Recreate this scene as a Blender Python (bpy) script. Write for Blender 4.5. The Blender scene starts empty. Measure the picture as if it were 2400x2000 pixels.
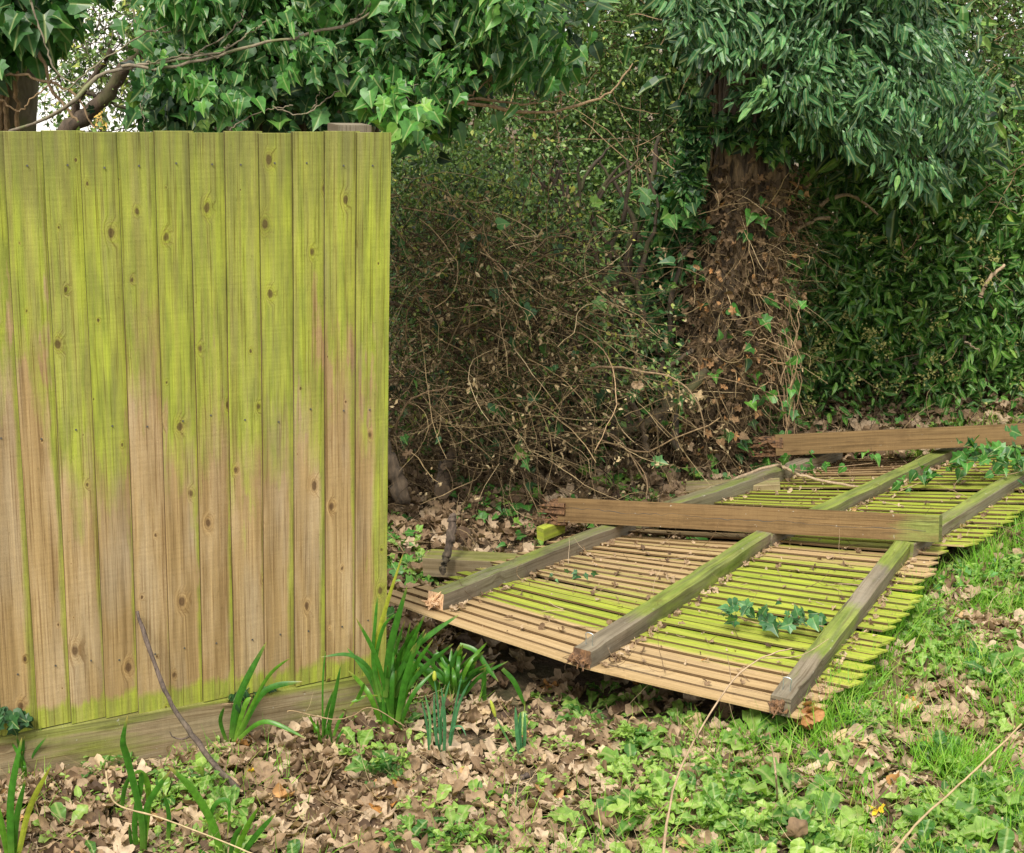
import bpy, math, numpy as np
from mathutils import Matrix, Vector
R_ = np.random.RandomState(11)
rad = math.radians
SC = bpy.context.scene
COL = SC.collection

# ------------------------------------------------------------------ camera
FPX, PITCH, ROLL, CH = 3359.8, .26633, .034887, 2.0765      # focal length for a 2400 px wide frame
_cp, _sp = math.cos(PITCH), math.sin(PITCH)
_c, _s = math.cos(ROLL), math.sin(ROLL)
FWD = np.array([0, _cp, -_sp]); _up = np.array([0, _sp, _cp]); _r = np.array([1., 0, 0])
RGT = _r*_c + _up*_s; UPV = _up*_c - _r*_s
cd = bpy.data.cameras.new("camera"); cam = bpy.data.objects.new("camera", cd); COL.objects.link(cam)
cd.sensor_width = 36; cd.lens = 36*FPX/2400; cd.clip_end = 2000; cd.clip_start = .05
M = Matrix(((RGT[0], UPV[0], -FWD[0], 0), (RGT[1], UPV[1], -FWD[1], 0), (RGT[2], UPV[2], -FWD[2], CH), (0, 0, 0, 1)))
cam.matrix_world = M
SC.camera = cam

# ------------------------------------------------------------------ light
SUN_EL, SUN_AZ = rad(52), rad(203)          # azimuth clockwise from +Y
w = bpy.data.worlds.new("World"); SC.world = w; w.use_nodes = True
nt = w.node_tree; nt.nodes.clear()
sky = nt.nodes.new('ShaderNodeTexSky'); sky.sky_type = 'NISHITA'; sky.sun_disc = False
sky.sun_elevation = SUN_EL; sky.sun_rotation = SUN_AZ; sky.dust_density = 3.0; sky.air_density = 1.2
tc = nt.nodes.new('ShaderNodeTexCoord')
cn = nt.nodes.new('ShaderNodeTexNoise'); cn.inputs['Scale'].default_value = 2.2; cn.inputs['Detail'].default_value = 5
cr = nt.nodes.new('ShaderNodeValToRGB'); cr.color_ramp.elements[0].position = .30; cr.color_ramp.elements[1].position = .62
cr.color_ramp.elements[0].color = (.45, .45, .45, 1); cr.color_ramp.elements[1].color = (1, 1, 1, 1)
mx = nt.nodes.new('ShaderNodeMix'); mx.data_type = 'RGBA'
mx.inputs[7].default_value = (10.5, 10.3, 9.9, 1)            # bright white cloud sheet
bg = nt.nodes.new('ShaderNodeBackground'); bg.inputs['Strength'].default_value = .10
wo = nt.nodes.new('ShaderNodeOutputWorld')
L = nt.links.new
L(tc.outputs['Generated'], cn.inputs['Vector']); L(cn.outputs['Fac'], cr.inputs[0]); L(cr.outputs[0], mx.inputs[0])
L(sky.outputs[0], mx.inputs[6]); L(mx.outputs[2], bg.inputs[0]); L(bg.outputs[0], wo.inputs[0])
sd = bpy.data.lights.new("sun", 'SUN'); sd.energy = 3.2; sd.angle = rad(18); sd.color = (1, .95, .86)
so = bpy.data.objects.new("sun", sd); COL.objects.link(so)
sv = Vector((math.sin(SUN_AZ)*math.cos(SUN_EL), math.cos(SUN_AZ)*math.cos(SUN_EL), math.sin(SUN_EL)))
so.rotation_euler = sv.to_track_quat('Z', 'Y').to_euler(); so.location = sv*30
SC.view_settings.view_transform = 'Standard'; SC.view_settings.look = 'None'
SC.view_settings.exposure = .7; SC.view_settings.gamma = 1
SC.render.engine = 'CYCLES'
SC.cycles.max_bounces = 6; SC.cycles.diffuse_bounces = 3; SC.cycles.transmission_bounces = 3
SC.cycles.use_denoising = True

# ------------------------------------------------------------------ helpers
def ray(x, y):                                # x,y in a 2100 x 1750 frame
    s = 2400/2100
    return FWD + RGT*(x*s-1200)/FPX - UPV*(y*s-1000)/FPX
def atY(x, y, Y):
    d = ray(x, y); return np.array([0, 0, CH]) + d*(Y/d[1])
def atZ(x, y, z):
    d = ray(x, y); return np.array([0, 0, CH]) + d*((z-CH)/d[2])
def sst(a, b, x):
    t = np.clip((x-a)/(b-a), 0, 1); return t*t*(3-2*t)
def gh(x, y):                                 # ground height: rises to the right, small bumps
    x = np.asarray(x, float); y = np.asarray(y, float)
    s = x-.45*(y-4)
    z = .13*sst(-.1, 1.3, s)
    z = z + .012*np.sin(x*5.1+1)*np.sin(y*4.3) + .008*np.sin(x*11.3)*np.sin(y*9.7+2)
    f = sst(-.9, -.2, x)*sst(2.4, 1.2, x)*sst(3.9, 4.5, y)*sst(7.6, 6.8, y)
    z = z - .035*f
    return z + .16*sst(6.9, 8.5, y)
def onG(x, y, dz=0):
    z = 0.
    for _ in range(6):
        p = atZ(x, y, z+dz); z = float(gh(p[0], p[1]))
    return atZ(x, y, z+dz)
def rnd(a, b, n=None): return R_.uniform(a, b, n)
def nrm(v): return v/np.maximum(np.linalg.norm(v, axis=-1, keepdims=True), 1e-9)

def tag(o, label=None, cat=None, group=None, kind=None):
    if label: o['label'] = label
    if cat: o['category'] = cat
    if group: o['group'] = group
    if kind: o['kind'] = kind
    return o
def thing(name, loc, label, cat, group=None):
    o = bpy.data.objects.new(name, None); COL.objects.link(o); o.location = loc
    o.empty_display_size = .1
    return tag(o, label, cat, group)
def mesh(name, parts, mats, parent=None, smooth=False):
    """parts: list of dicts V (n,3) F (m,k) r (n,) m (n,) uv (n,2) mi (int); ONE mesh object"""
    if not isinstance(mats, (list, tuple)): mats = [mats]
    me = bpy.data.meshes.new(name)
    off = 0; Vs = []; li = []; lt = []; rs = []; ms = []; us = []; mi = []
    for p in parts:
        V = np.asarray(p['V'], float).reshape(-1, 3); F = np.asarray(p['F'], int); n = len(V)
        if F.size == 0: continue
        Vs.append(V); li.append((F+off).ravel()); lt.append(np.full(len(F), F.shape[1]))
        rs.append(np.broadcast_to(np.asarray(p.get('r', 0.), float), (n,)))
        ms.append(np.broadcast_to(np.asarray(p.get('m', 0.), float), (n,)))
        us.append(np.asarray(p['uv'], float) if 'uv' in p else V[:, :2])
        mi.append(np.full(len(F), p.get('mi', 0))); off += n
    V = np.concatenate(Vs); li = np.concatenate(li); lt = np.concatenate(lt)
    if parent is not None: V = V - np.array(parent.matrix_world.translation if parent.parent else parent.location)
    me.vertices.add(len(V)); me.vertices.foreach_set('co', V.astype(np.float32).ravel())
    me.loops.add(len(li)); me.loops.foreach_set('vertex_index', li.astype(np.int32))
    me.polygons.add(len(lt)); ls = np.concatenate([[0], np.cumsum(lt)[:-1]])
    me.polygons.foreach_set('loop_start', ls.astype(np.int32))
    me.polygons.foreach_set('loop_total', lt.astype(np.int32))
    me.polygons.foreach_set('material_index', np.concatenate(mi).astype(np.int32))
    me.polygons.foreach_set('use_smooth', np.full(len(lt), bool(smooth)))
    me.update(calc_edges=True)
    a = me.attributes.new('rnd', 'FLOAT', 'POINT'); a.data.foreach_set('value', np.concatenate(rs).astype(np.float32))
    a = me.attributes.new('moss', 'FLOAT', 'POINT'); a.data.foreach_set('value', np.concatenate(ms).astype(np.float32))
    uv = np.concatenate(us); ul = me.uv_layers.new(name='UVMap')
    ul.data.foreach_set('uv', uv[li].astype(np.float32).ravel())
    for m in mats: me.materials.append(m)
    o = bpy.data.objects.new(name, me); COL.objects.link(o)
    if parent is not None: o.parent = parent
    return o

# ---- templates: (V, F tris, uv) length 1 along +y, normal +z
def fan(outline, mid, zf):
    o = np.array(outline, float); n = len(o); V = np.vstack([o, [mid]])
    F = np.array([[n, i, (i+1) % n] for i in range(n)])
    Z = zf(V[:, 0], V[:, 1]); return np.c_[V, Z], F, V.copy()
def sym(half):                                 # right half, base->tip, mirrored
    h = list(half); return h + [(-x, y) for x, y in reversed(h[1:-1])]
IVY = [fan(sym([(0, .08), (.2, -.08), (.42, .02), (.36, .2), (.56, .44), (.26, .55), (.14, .78), (0, 1.05)]), (0, .3),
           lambda x, y, k=k: .35*np.abs(x)*k-.22*y*y*k+.05*np.sin(7*x+k*3)) for k in (.7, 1., 1.3)]
IVY += [fan(sym([(0, .06), (.22, -.05), (.44, .1), (.46, .32), (.3, .6), (.12, .86), (0, 1.05)]), (0, .35),
            lambda x, y, k=k: .3*np.abs(x)*k-.3*y*y*k) for k in (.8, 1.2)]
def strip(prof, zf, n=5):
    ys = np.linspace(0, 1, n); V = []; uv = []
    for y in ys:
        ww = prof(y)
        for sx in (-1, 0, 1): V.append((sx*ww, y, 0)); uv.append((sx*ww, y))
    V = np.array(V); F = []
    for i in range(n-1):
        for j in range(2):
            a = i*3+j; F += [[a, a+1, a+4], [a, a+4, a+3]]
    V[:, 2] = zf(V[:, 0], V[:, 1]); return V, np.array(F), np.array(uv)
LANCE = [strip(lambda y: .21*math.sin(math.pi*min(1, y*.93+.05))**.8*(1-.35*y)+.008, lambda x, y, k=k: .55*np.abs(x)-k*y*y+.03*np.sin(9*y)) for k in (.15, .3, .5)]
OVAL = [strip(lambda y: .24*math.sin(math.pi*min(1, y*.95+.03))**.7+.005, lambda x, y, k=k: .4*np.abs(x)-k*y*y, 4) for k in (.1, .3)]
BOX = [(np.array([[0, 0, 0], [.3, .45, .07], [0, 1, -.1], [-.3, .45, .07]], float), np.array([[0, 1, 2], [0, 2, 3]]), np.array([[0, 0], [.3, .5], [0, 1], [-.3, .5]], float))]
SPOON = [strip(lambda y: .035+.17*np.clip((y-.18)/.4, 0, 1)**1.2*(1-np.clip((y-.7)/.3, 0, 1)**2)**.5+.0, lambda x, y, k=k: .35*np.abs(x)+.45*y-k*y*y+.06*np.sin(19*y+k*7)*np.abs(x)*8*np.sign(x+.001), 10) for k in (.3, .55, .85)]
BLADE = [strip(lambda y: .022*(1-y)**.7+.002, lambda x, y, k=k: -k*y*y, 5) for k in (.2, .6, 1.)]
def dead_leaf(k):
    rs = np.random.RandomState(k); n = 30; th = np.linspace(0, 2*np.pi, n, endpoint=False)
    r = .20+.30*np.abs(np.cos(2.5*(th-np.pi/2)))**.9+.045*rs.randn(n)
    r *= 1-.35*np.exp(-((th-1.5*np.pi)/.3)**2)
    if k % 3 == 0: r = .24+.22*np.abs(np.sin(th))**1.2+.02*rs.randn(n)
    o = np.c_[r*np.cos(th), r*np.sin(th)]; V = np.vstack([[[0, 0]], o*.4, o*.75, o]); F = []
    for i in range(n):
        j = (i+1) % n
        F.append([0, 1+i, 1+j])
        for q in range(2):
            a = 1+q*n+i; b = 1+q*n+j; F += [[a, a+n, b+n], [a, b+n, b]]
    ph = rs.uniform(0, np.pi); kk = rs.uniform(.8, 5.5); a = V[:, 0]*np.cos(ph)+V[:, 1]*np.sin(ph); b = -V[:, 0]*np.sin(ph)+V[:, 1]*np.cos(ph)
    kk2 = kk*(1+b*rs.uniform(-1, 1))
    A = np.sin(kk2*a)/kk2; Z = (1-np.cos(kk2*a))/kk2 + .05*np.sin(13*b+rs.uniform(0, 6))*(.3+np.abs(a))+.06*np.cos(3*np.arctan2(b, a)+k)*np.hypot(a, b)*2
    Z += rs.randn(len(V))*.016 + rs.uniform(-.8, .8)*b*b + .035*np.sin(17*V[:, 0]+k)*np.sin(15*V[:, 1]+2*k) + .10*np.abs(np.sin(2.5*(np.arctan2(V[:, 1], V[:, 0])-np.pi/2)))*np.hypot(V[:, 0], V[:, 1])*rs.uniform(.3, 1.2)
    return np.c_[A*np.cos(ph)-b*np.sin(ph), A*np.sin(ph)+b*np.cos(ph), Z]*[1, 1, 1], np.array(F), V
DEAD = [dead_leaf(k) for k in range(16)]

def frames(n, d):
    """n normals, d tip dirs (K,3) -> rotation matrices with columns x,y(tip),z(normal)"""
    y = nrm(d); z = nrm(n - (n*y).sum(-1, keepdims=True)*y); x = np.cross(y, z)
    return np.stack([x, y, z], -1)
def scatter(tmpls, pos, Rm, sc, r=None):
    K = len(pos); r = R_.rand(K) if r is None else r; ch = R_.randint(0, len(tmpls), K); out = []
    sc = np.asarray(sc)
    for t, (V0, F0, U0) in enumerate(tmpls):
        ix = np.where(ch == t)[0]
        if not len(ix): continue
        s = sc[ix] if sc.ndim == 2 else np.repeat(sc[ix][:, None], 3, 1)
        L0 = V0[None]*s[:, None, :]
        V = np.einsum('kij,kmj->kmi', Rm[ix], L0)+pos[ix][:, None]
        F = F0[None]+(np.arange(len(ix))*len(V0))[:, None, None]
        out.append(dict(V=V.reshape(-1, 3), F=F.reshape(-1, F0.shape[1]), r=np.repeat(r[ix], len(V0)), uv=np.tile(U0, (len(ix), 1))))
    return out
def tubes(P, Rd, sides=4, r=None, cap=False):
    """P (K,N,3), Rd (K,N)"""
    P = np.asarray(P, float); Rd = np.asarray(Rd, float)
    if P.ndim == 2: P = P[None]; Rd = Rd[None]
    K, N, _ = P.shape; T = nrm(np.gradient(P, axis=1)); ref = np.where(np.abs(T @ np.array([.1, .2, .97]))[..., None] > .93, np.array([1., .1, 0]), np.array([.1, .2, .97]))
    a = nrm(np.cross(T, ref)); b = np.cross(T, a); th = np.linspace(0, 2*np.pi, sides, endpoint=False)
    V = P[:, :, None]+Rd[:, :, None, None]*(a[:, :, None]*np.cos(th)[:, None]+b[:, :, None]*np.sin(th)[:, None])
    i = np.arange(N-1)[:, None]; j = np.arange(sides)[None]; jn = (j+1) % sides
    F0 = np.stack([i*sides+j, i*sides+jn, (i+1)*sides+jn, (i+1)*sides+j], -1).reshape(-1, 4)
    F = F0[None]+(np.arange(K)*N*sides)[:, None, None]
    rr = np.repeat(R_.rand(K) if r is None else np.broadcast_to(r, (K,)), N*sides)
    ln = np.concatenate([np.zeros((K, 1)), np.cumsum(np.linalg.norm(np.diff(P, axis=1), axis=-1), 1)], 1)
    uv = np.stack([np.broadcast_to(ln[:, :, None], (K, N, sides)), np.broadcast_to(np.arange(sides)/sides*.2, (K, N, sides))], -1)
    out = [dict(V=V.reshape(-1, 3), F=F.reshape(-1, 4), r=rr, uv=uv.reshape(-1, 2))]
    if cap:
        base = (np.arange(K)*N*sides)[:, None]
        out2 = [dict(V=V[:, 0].reshape(-1, 3), F=(np.arange(K)[:, None]*sides+np.arange(sides)[::-1])), dict(V=V[:, -1].reshape(-1, 3), F=(np.arange(K)[:, None]*sides+np.arange(sides)))]
        for q in out2: q['r'] = np.repeat(rr.reshape(K, -1)[:, 0], sides)
        out += out2
    return out
def smoothpath(pts, n=24):
    pts = np.array(pts, float); t = np.linspace(0, len(pts)-1, n); out = []
    for u in t:
        i = min(int(u), len(pts)-2); f = u-i
        p0 = pts[max(i-1, 0)]; p1 = pts[i]; p2 = pts[i+1]; p3 = pts[min(i+2, len(pts)-1)]
        out.append(.5*((2*p1)+(-p0+p2)*f+(2*p0-5*p1+4*p2-p3)*f*f+(-p0+3*p1-3*p2+p3)*f**3))
    return np.array(out)
def branch(pxs, Y, r0, r1, n=24, sides=6, wob=.0, cap=True):
    """pxs: [(x,y)] or [(x,y,Y)]"""
    P = smoothpath([atY(p[0], p[1], p[2] if len(p) > 2 else Y) for p in pxs], n)
    if wob: P = P+R_.randn(*P.shape)*wob
    rr = np.linspace(r0, r1, n)*(1+.12*R_.randn(n)*(sides > 4))
    return tubes(P, rr, sides, cap=cap)
def twigs(start, d, ln, r, n=8, curl=.6, droop=.0, sides=3):
    K = len(start); d = nrm(d); P = [start]; ax = nrm(R_.randn(K, 3)); k = rnd(-curl, curl, K)[:, None]
    st = (ln/(n-1))[:, None]
    for i in range(n-1):
        d = nrm(d+np.cross(ax, d)*k*3/(n-1)+R_.randn(K, 3)*.13+np.array([0, 0, -droop/(n-1)]))
        P.append(P[-1]+d*st)
    P = np.stack(P, 1); rr = r[:, None]*np.linspace(1, .45, n)[None]
    return P, rr
def inpoly(n, poly):
    poly = np.array(poly, float); lo, hi = poly.min(0), poly.max(0); out = []
    while sum(map(len, out)) < n:
        p = rnd(0, 1, (n*2, 2))*(hi-lo)+lo; x, y = p[:, 0], p[:, 1]; ins = np.zeros(len(p), bool)
        for i in range(len(poly)):
            x1, y1 = poly[i]; x2, y2 = poly[i-1]
            c = (y1 > y) != (y2 > y); ins ^= c & (x < (x2-x1)*(y-y1)/(y2-y1+1e-12)+x1)
        out.append(p[ins])
    return np.concatenate(out)[:n]
def pts_in(poly, n, Y0, Y1, clump=0, cs=.12, flat=1.):
    """points through a volume whose outline is given; clumped"""
    m = clump or n; q = inpoly(m, poly); Y = rnd(Y0, Y1, m)
    s = 2400/2100
    D = FWD[None]+RGT[None]*((q[:, 0]*s-1200)/FPX)[:, None]-UPV[None]*((q[:, 1]*s-1000)/FPX)[:, None]
    C = np.array([0, 0, CH])+D*(Y/D[:, 1])[:, None]
    if clump:
        ix = R_.randint(0, m, n); off = R_.randn(n, 3)*cs*np.array([1, .8, .8*flat]); return C[ix]+off, off, R_.rand(m)[ix]
    return C, R_.randn(n, 3)*.1, R_.rand(n)
def leaves(tm, pos, off, size, r=None, down=.6, up=.6, cam=.5, jit=.6, szj=.3, spray=None):
    K = len(pos)
    n = np.array([0, -cam, up])+R_.randn(K, 3)*jit*.8+off*2
    d = nrm(off+1e-6)*.7+np.array([0, -.35, -down])+R_.randn(K, 3)*jit
    if spray is not None:                      # leaves of one spray hang the same way
        a = spray*97.3; s_ = np.stack([np.sin(a*3.1)*.9+.25, -.35+.4*np.sin(a*5.7), -.55+.45*np.sin(a*7.9)], -1); d = d*.5+s_*1.1; n = n+np.stack([np.sin(a*11)*.4, 0*a, 0*a], -1)
    return scatter(tm, pos, frames(n, d), size*(1+szj*R_.randn(K)).clip(.4, 1.8), r)

# ------------------------------------------------------------------ materials
def newmat(name):
    m = bpy.data.materials.new(name); m.use_nodes = True; nt = m.node_tree; nt.nodes.clear()
    o = nt.nodes.new('ShaderNodeOutputMaterial'); b = nt.nodes.new('ShaderNodeBsdfPrincipled'); nt.links.new(b.outputs[0], o.inputs[0])
    return m, nt, b, o
class N:
    def __init__(s, nt): s.nt = nt
    def node(s, t, **k):
        n = s.nt.nodes.new(t)
        for a, v in k.items(): setattr(n, a, v)
        return n
    def _in(s, n, i, v):
        if v is None: return
        if hasattr(v, 'is_linked') or isinstance(v, bpy.types.NodeSocket): s.nt.links.new(v, n.inputs[i])
        else:
            if isinstance(v, (tuple, list)) and len(v) == 3 and n.inputs[i].type == 'RGBA': v = (*v, 1)
            n.inputs[i].default_value = v
    def attr(s, a, out='Fac'): return s.node('ShaderNodeAttribute', attribute_name=a).outputs[out]
    def math(s, op, a, b=None, c=None, clamp=False):
        n = s.node('ShaderNodeMath', operation=op, use_clamp=clamp); s._in(n, 0, a); s._in(n, 1, b); s._in(n, 2, c); return n.outputs[0]
    def vm(s, op, a, b=None):
        n = s.node('ShaderNodeVectorMath', operation=op); s._in(n, 0, a); s._in(n, 1, b); return n.outputs[0]
    def noise(s, vec, scale, detail=3, rough=.55, dist=0):
        n = s.node('ShaderNodeTexNoise'); s._in(n, 'Vector', vec); n.inputs['Scale'].default_value = scale
        n.inputs['Detail'].default_value = detail; n.inputs['Roughness'].default_value = rough; n.inputs['Distortion'].default_value = dist
        return n.outputs['Fac']
    def mix(s, f, a, b, bt='MIX'):
        n = s.node('ShaderNodeMix', data_type='RGBA', blend_type=bt); s._in(n, 0, f); s._in(n, 6, a); s._in(n, 7, b); return n.outputs[2]
    def ramp(s, f, stops):
        n = s.node('ShaderNodeValToRGB'); s._in(n, 0, f); e = n.color_ramp.elements
        while len(e) < len(stops): e.new(.5)
        for i, (p, c) in enumerate(stops): e[i].position = p; e[i].color = (*c, 1) if len(c) == 3 else c
        return n.outputs[0]
    def rng(s, v, a, b, c=0., d=1.):
        n = s.node('ShaderNodeMapRange'); n.clamp = True; s._in(n, 0, v)
        for i, q in enumerate((a, b, c, d)): s._in(n, i+1, q)
        return n.outputs[0]
    def sep(s, v): n = s.node('ShaderNodeSeparateXYZ'); s._in(n, 0, v); return n.outputs
    def comb(s, x, y, z): n = s.node('ShaderNodeCombineXYZ'); s._in(n, 0, x); s._in(n, 1, y); s._in(n, 2, z); return n.outputs[0]
    def bump(s, h, strength, dist=.01):
        n = s.node('ShaderNodeBump'); s._in(n, 'Height', h); n.inputs['Strength'].default_value = strength; n.inputs['Distance'].default_value = dist; return n.outputs[0]
    def pos(s): return s.node('ShaderNodeNewGeometry').outputs['Position']
    def uv(s): return s.node('ShaderNodeUVMap', uv_map='UVMap').outputs[0]

def leafmat(name, stops, rough=.45, trans=.3, spec=.5, vein=0., tip=0.):
    m, nt, b, o = newmat(name); n = N(nt)
    r = n.attr('rnd'); c = n.ramp(r, stops)
    nz = n.noise(n.pos(), 60, 2); c = n.mix(n.rng(nz, .3, .7), n.mix(1, c, (.75, .75, .75), 'MULTIPLY'), n.mix(1, c, (1.2, 1.2, 1.15), 'MULTIPLY'))
    if tip:
        yy = n.sep(n.uv())[1]; c = n.mix(n.rng(n.math('ADD', yy, n.math('MULTIPLY', n.noise(n.pos(), 25, 3), .35)), 1.02, 1.22, 0, tip), c, (.42, .30, .10)); c = n.mix(n.rng(yy, .28, 0, 0, .45), c, (.30, .42, .08))
        ln = n.noise(n.comb(n.math('MULTIPLY', n.sep(n.uv())[0], 9.), n.math('MULTIPLY', yy, 1.5), n.math('MULTIPLY', r, 30.)), 1, 2); c = n.mix(n.rng(ln, .4, .6, 0, .5), c, n.mix(1, c, (.6, .68, .5), 'MULTIPLY'))
    if vein:
        x = n.math('ABSOLUTE', n.sep(n.uv())[0]); c = n.mix(n.rng(x, .015, .05, vein, 0), c, (.45, .5, .2))
    n._in(b, 'Base Color', c); b.inputs['Roughness'].default_value = rough; b.inputs['Specular IOR Level'].default_value = spec
    if trans:
        t = n.node('ShaderNodeBsdfTranslucent'); n._in(t, 0, n.mix(1, c, (1.3, 1.5, .6), 'MULTIPLY')); ms = n.node('ShaderNodeMixShader'); ms.inputs[0].default_value = trans
        nt.links.new(b.outputs[0], ms.inputs[1]); nt.links.new(t.outputs[0], ms.inputs[2]); nt.links.new(ms.outputs[0], o.inputs[0])
    return m
G = lambda *a: list(a)
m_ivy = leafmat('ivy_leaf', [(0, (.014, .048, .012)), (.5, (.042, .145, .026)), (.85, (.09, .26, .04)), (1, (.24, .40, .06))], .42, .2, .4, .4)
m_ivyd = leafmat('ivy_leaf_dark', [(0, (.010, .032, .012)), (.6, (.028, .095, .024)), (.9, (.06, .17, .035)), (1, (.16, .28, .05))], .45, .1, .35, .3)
m_canopy = leafmat('climber_leaf', [(0, (.012, .045, .016)), (.55, (.038, .125, .04)), (.88, (.10, .25, .08)), (1, (.20, .36, .09))], .42, .12, .42, .25)
m_hedge = leafmat('hedge_leaf', [(0, (.012, .045, .010)), (.5, (.045, .15, .022)), (.85, (.12, .27, .035)), (1, (.32, .44, .06))], .42, .15, .4, .3)
m_box = leafmat('small_leaf', [(0, (.025, .05, .014)), (.45, (.09, .18, .045)), (.85, (.24, .37, .10)), (1, (.52, .50, .10))], .42, .2, .45)
m_back = leafmat('far_leaf', [(0, (.02, .04, .01)), (.6, (.06, .12, .025)), (1, (.2, .28, .06))], .5, .12, .3)
m_weed = leafmat('weed_leaf', [(0, (.06, .17, .035)), (.5, (.18, .33, .06)), (1, (.34, .49, .11))], .42, .4, .4, .5)
m_grass = leafmat('grass_blade', [(0, (.12, .30, .03)), (.6, (.20, .42, .04)), (.9, (.34, .45, .08)), (1, (.5, .45, .2))], .5, .35, .3)
m_iris = leafmat('strap_leaf', [(0, (.035, .13, .015)), (.6, (.06, .21, .02)), (.9, (.12, .28, .025)), (1, (.42, .42, .05))], .38, .3, .45, 0, .9)
m_daff = leafmat('daffodil_leaf', [(0, (.05, .17, .08)), (.7, (.09, .26, .11)), (1, (.16, .32, .09))], .45, .3, .4)
m_yel = leafmat('bud', [(0, (.4, .45, .06)), (1, (.5, .5, .08))], .5, .3, .3)
m_dead = leafmat('dead_leaf', [(0, (.07, .042, .025)), (.25, (.20, .13, .075)), (.6, (.35, .245, .155)), (.93, (.50, .385, .27)), (.985, (.50, .36, .2)), (1, (.45, .2, .05))], .7, .15, .25)
m_deadd = leafmat('brown_leaf', [(0, (.045, .03, .018)), (.55, (.14, .092, .052)), (.88, (.32, .21, .12)), (1, (.42, .21, .08))], .75, .1, .2)
m_twig2 = leafmat('dead_twig', [(0, (.025, .017, .010)), (.55, (.10, .068, .036)), (.85, (.32, .23, .12)), (1, (.56, .43, .25))], .8, 0, .2)
m_orange = leafmat('orange_leaf', [(0, (.22, .09, .03)), (1, (.50, .26, .10))], .6, .2, .3)
m_yleaf = leafmat('yellow_leaf', [(0, (.75, .5, .03)), (1, (.8, .55, .04))], .6, .3, .3)
m_straw = leafmat('straw', [(0, (.24, .17, .09)), (.5, (.36, .27, .15)), (1, (.46, .37, .22))], .7, 0, .2)
m_flower = leafmat('seed_head', [(0, (.28, .27, .09)), (1, (.42, .40, .14))], .6, .1, .2)

def barkmat(name, a, b_, moss=0., sc=1.):
    m, nt, b, o = newmat(name); n = N(nt)
    p = n.vm('MULTIPLY', n.pos(), (1, 1, .35)); z = n.noise(p, 28*sc, 5, .65, .6); r = n.attr('rnd')
    c = n.mix(n.rng(z, .32, .68), a, b_); c = n.mix(n.rng(r, 0, 1, 0, .45), c, n.mix(1, c, (1.5, 1.4, 1.2), 'MULTIPLY'))
    if moss: c = n.mix(n.math('MULTIPLY', n.rng(n.noise(n.pos(), 9, 3), .5, .65), moss), c, (.12, .17, .03))
    n._in(b, 'Base Color', c); b.inputs['Roughness'].default_value = .85
    n._in(b, 'Normal', n.bump(z, .8, .012)); return m
m_bark = barkmat('bark', (.030, .022, .015), (.125, .088, .055))
m_bark2 = barkmat('bark_grey', (.10, .085, .06), (.24, .20, .14), .5)
m_barkd = barkmat('bark_dark', (.03, .022, .015), (.09, .065, .045), .25)
m_twig = barkmat('twig', (.17, .11, .06), (.40, .28, .16), 0, 2)
m_twigp = barkmat('twig_pale', (.24, .17, .11), (.42, .32, .21), 0, 2)
m_twigd = barkmat('climbing_stem_bark', (.075, .05, .028), (.26, .18, .10), 0, 2)
m_stick = barkmat('stick', (.035, .026, .022), (.15, .11, .085), .1, 2)

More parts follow.
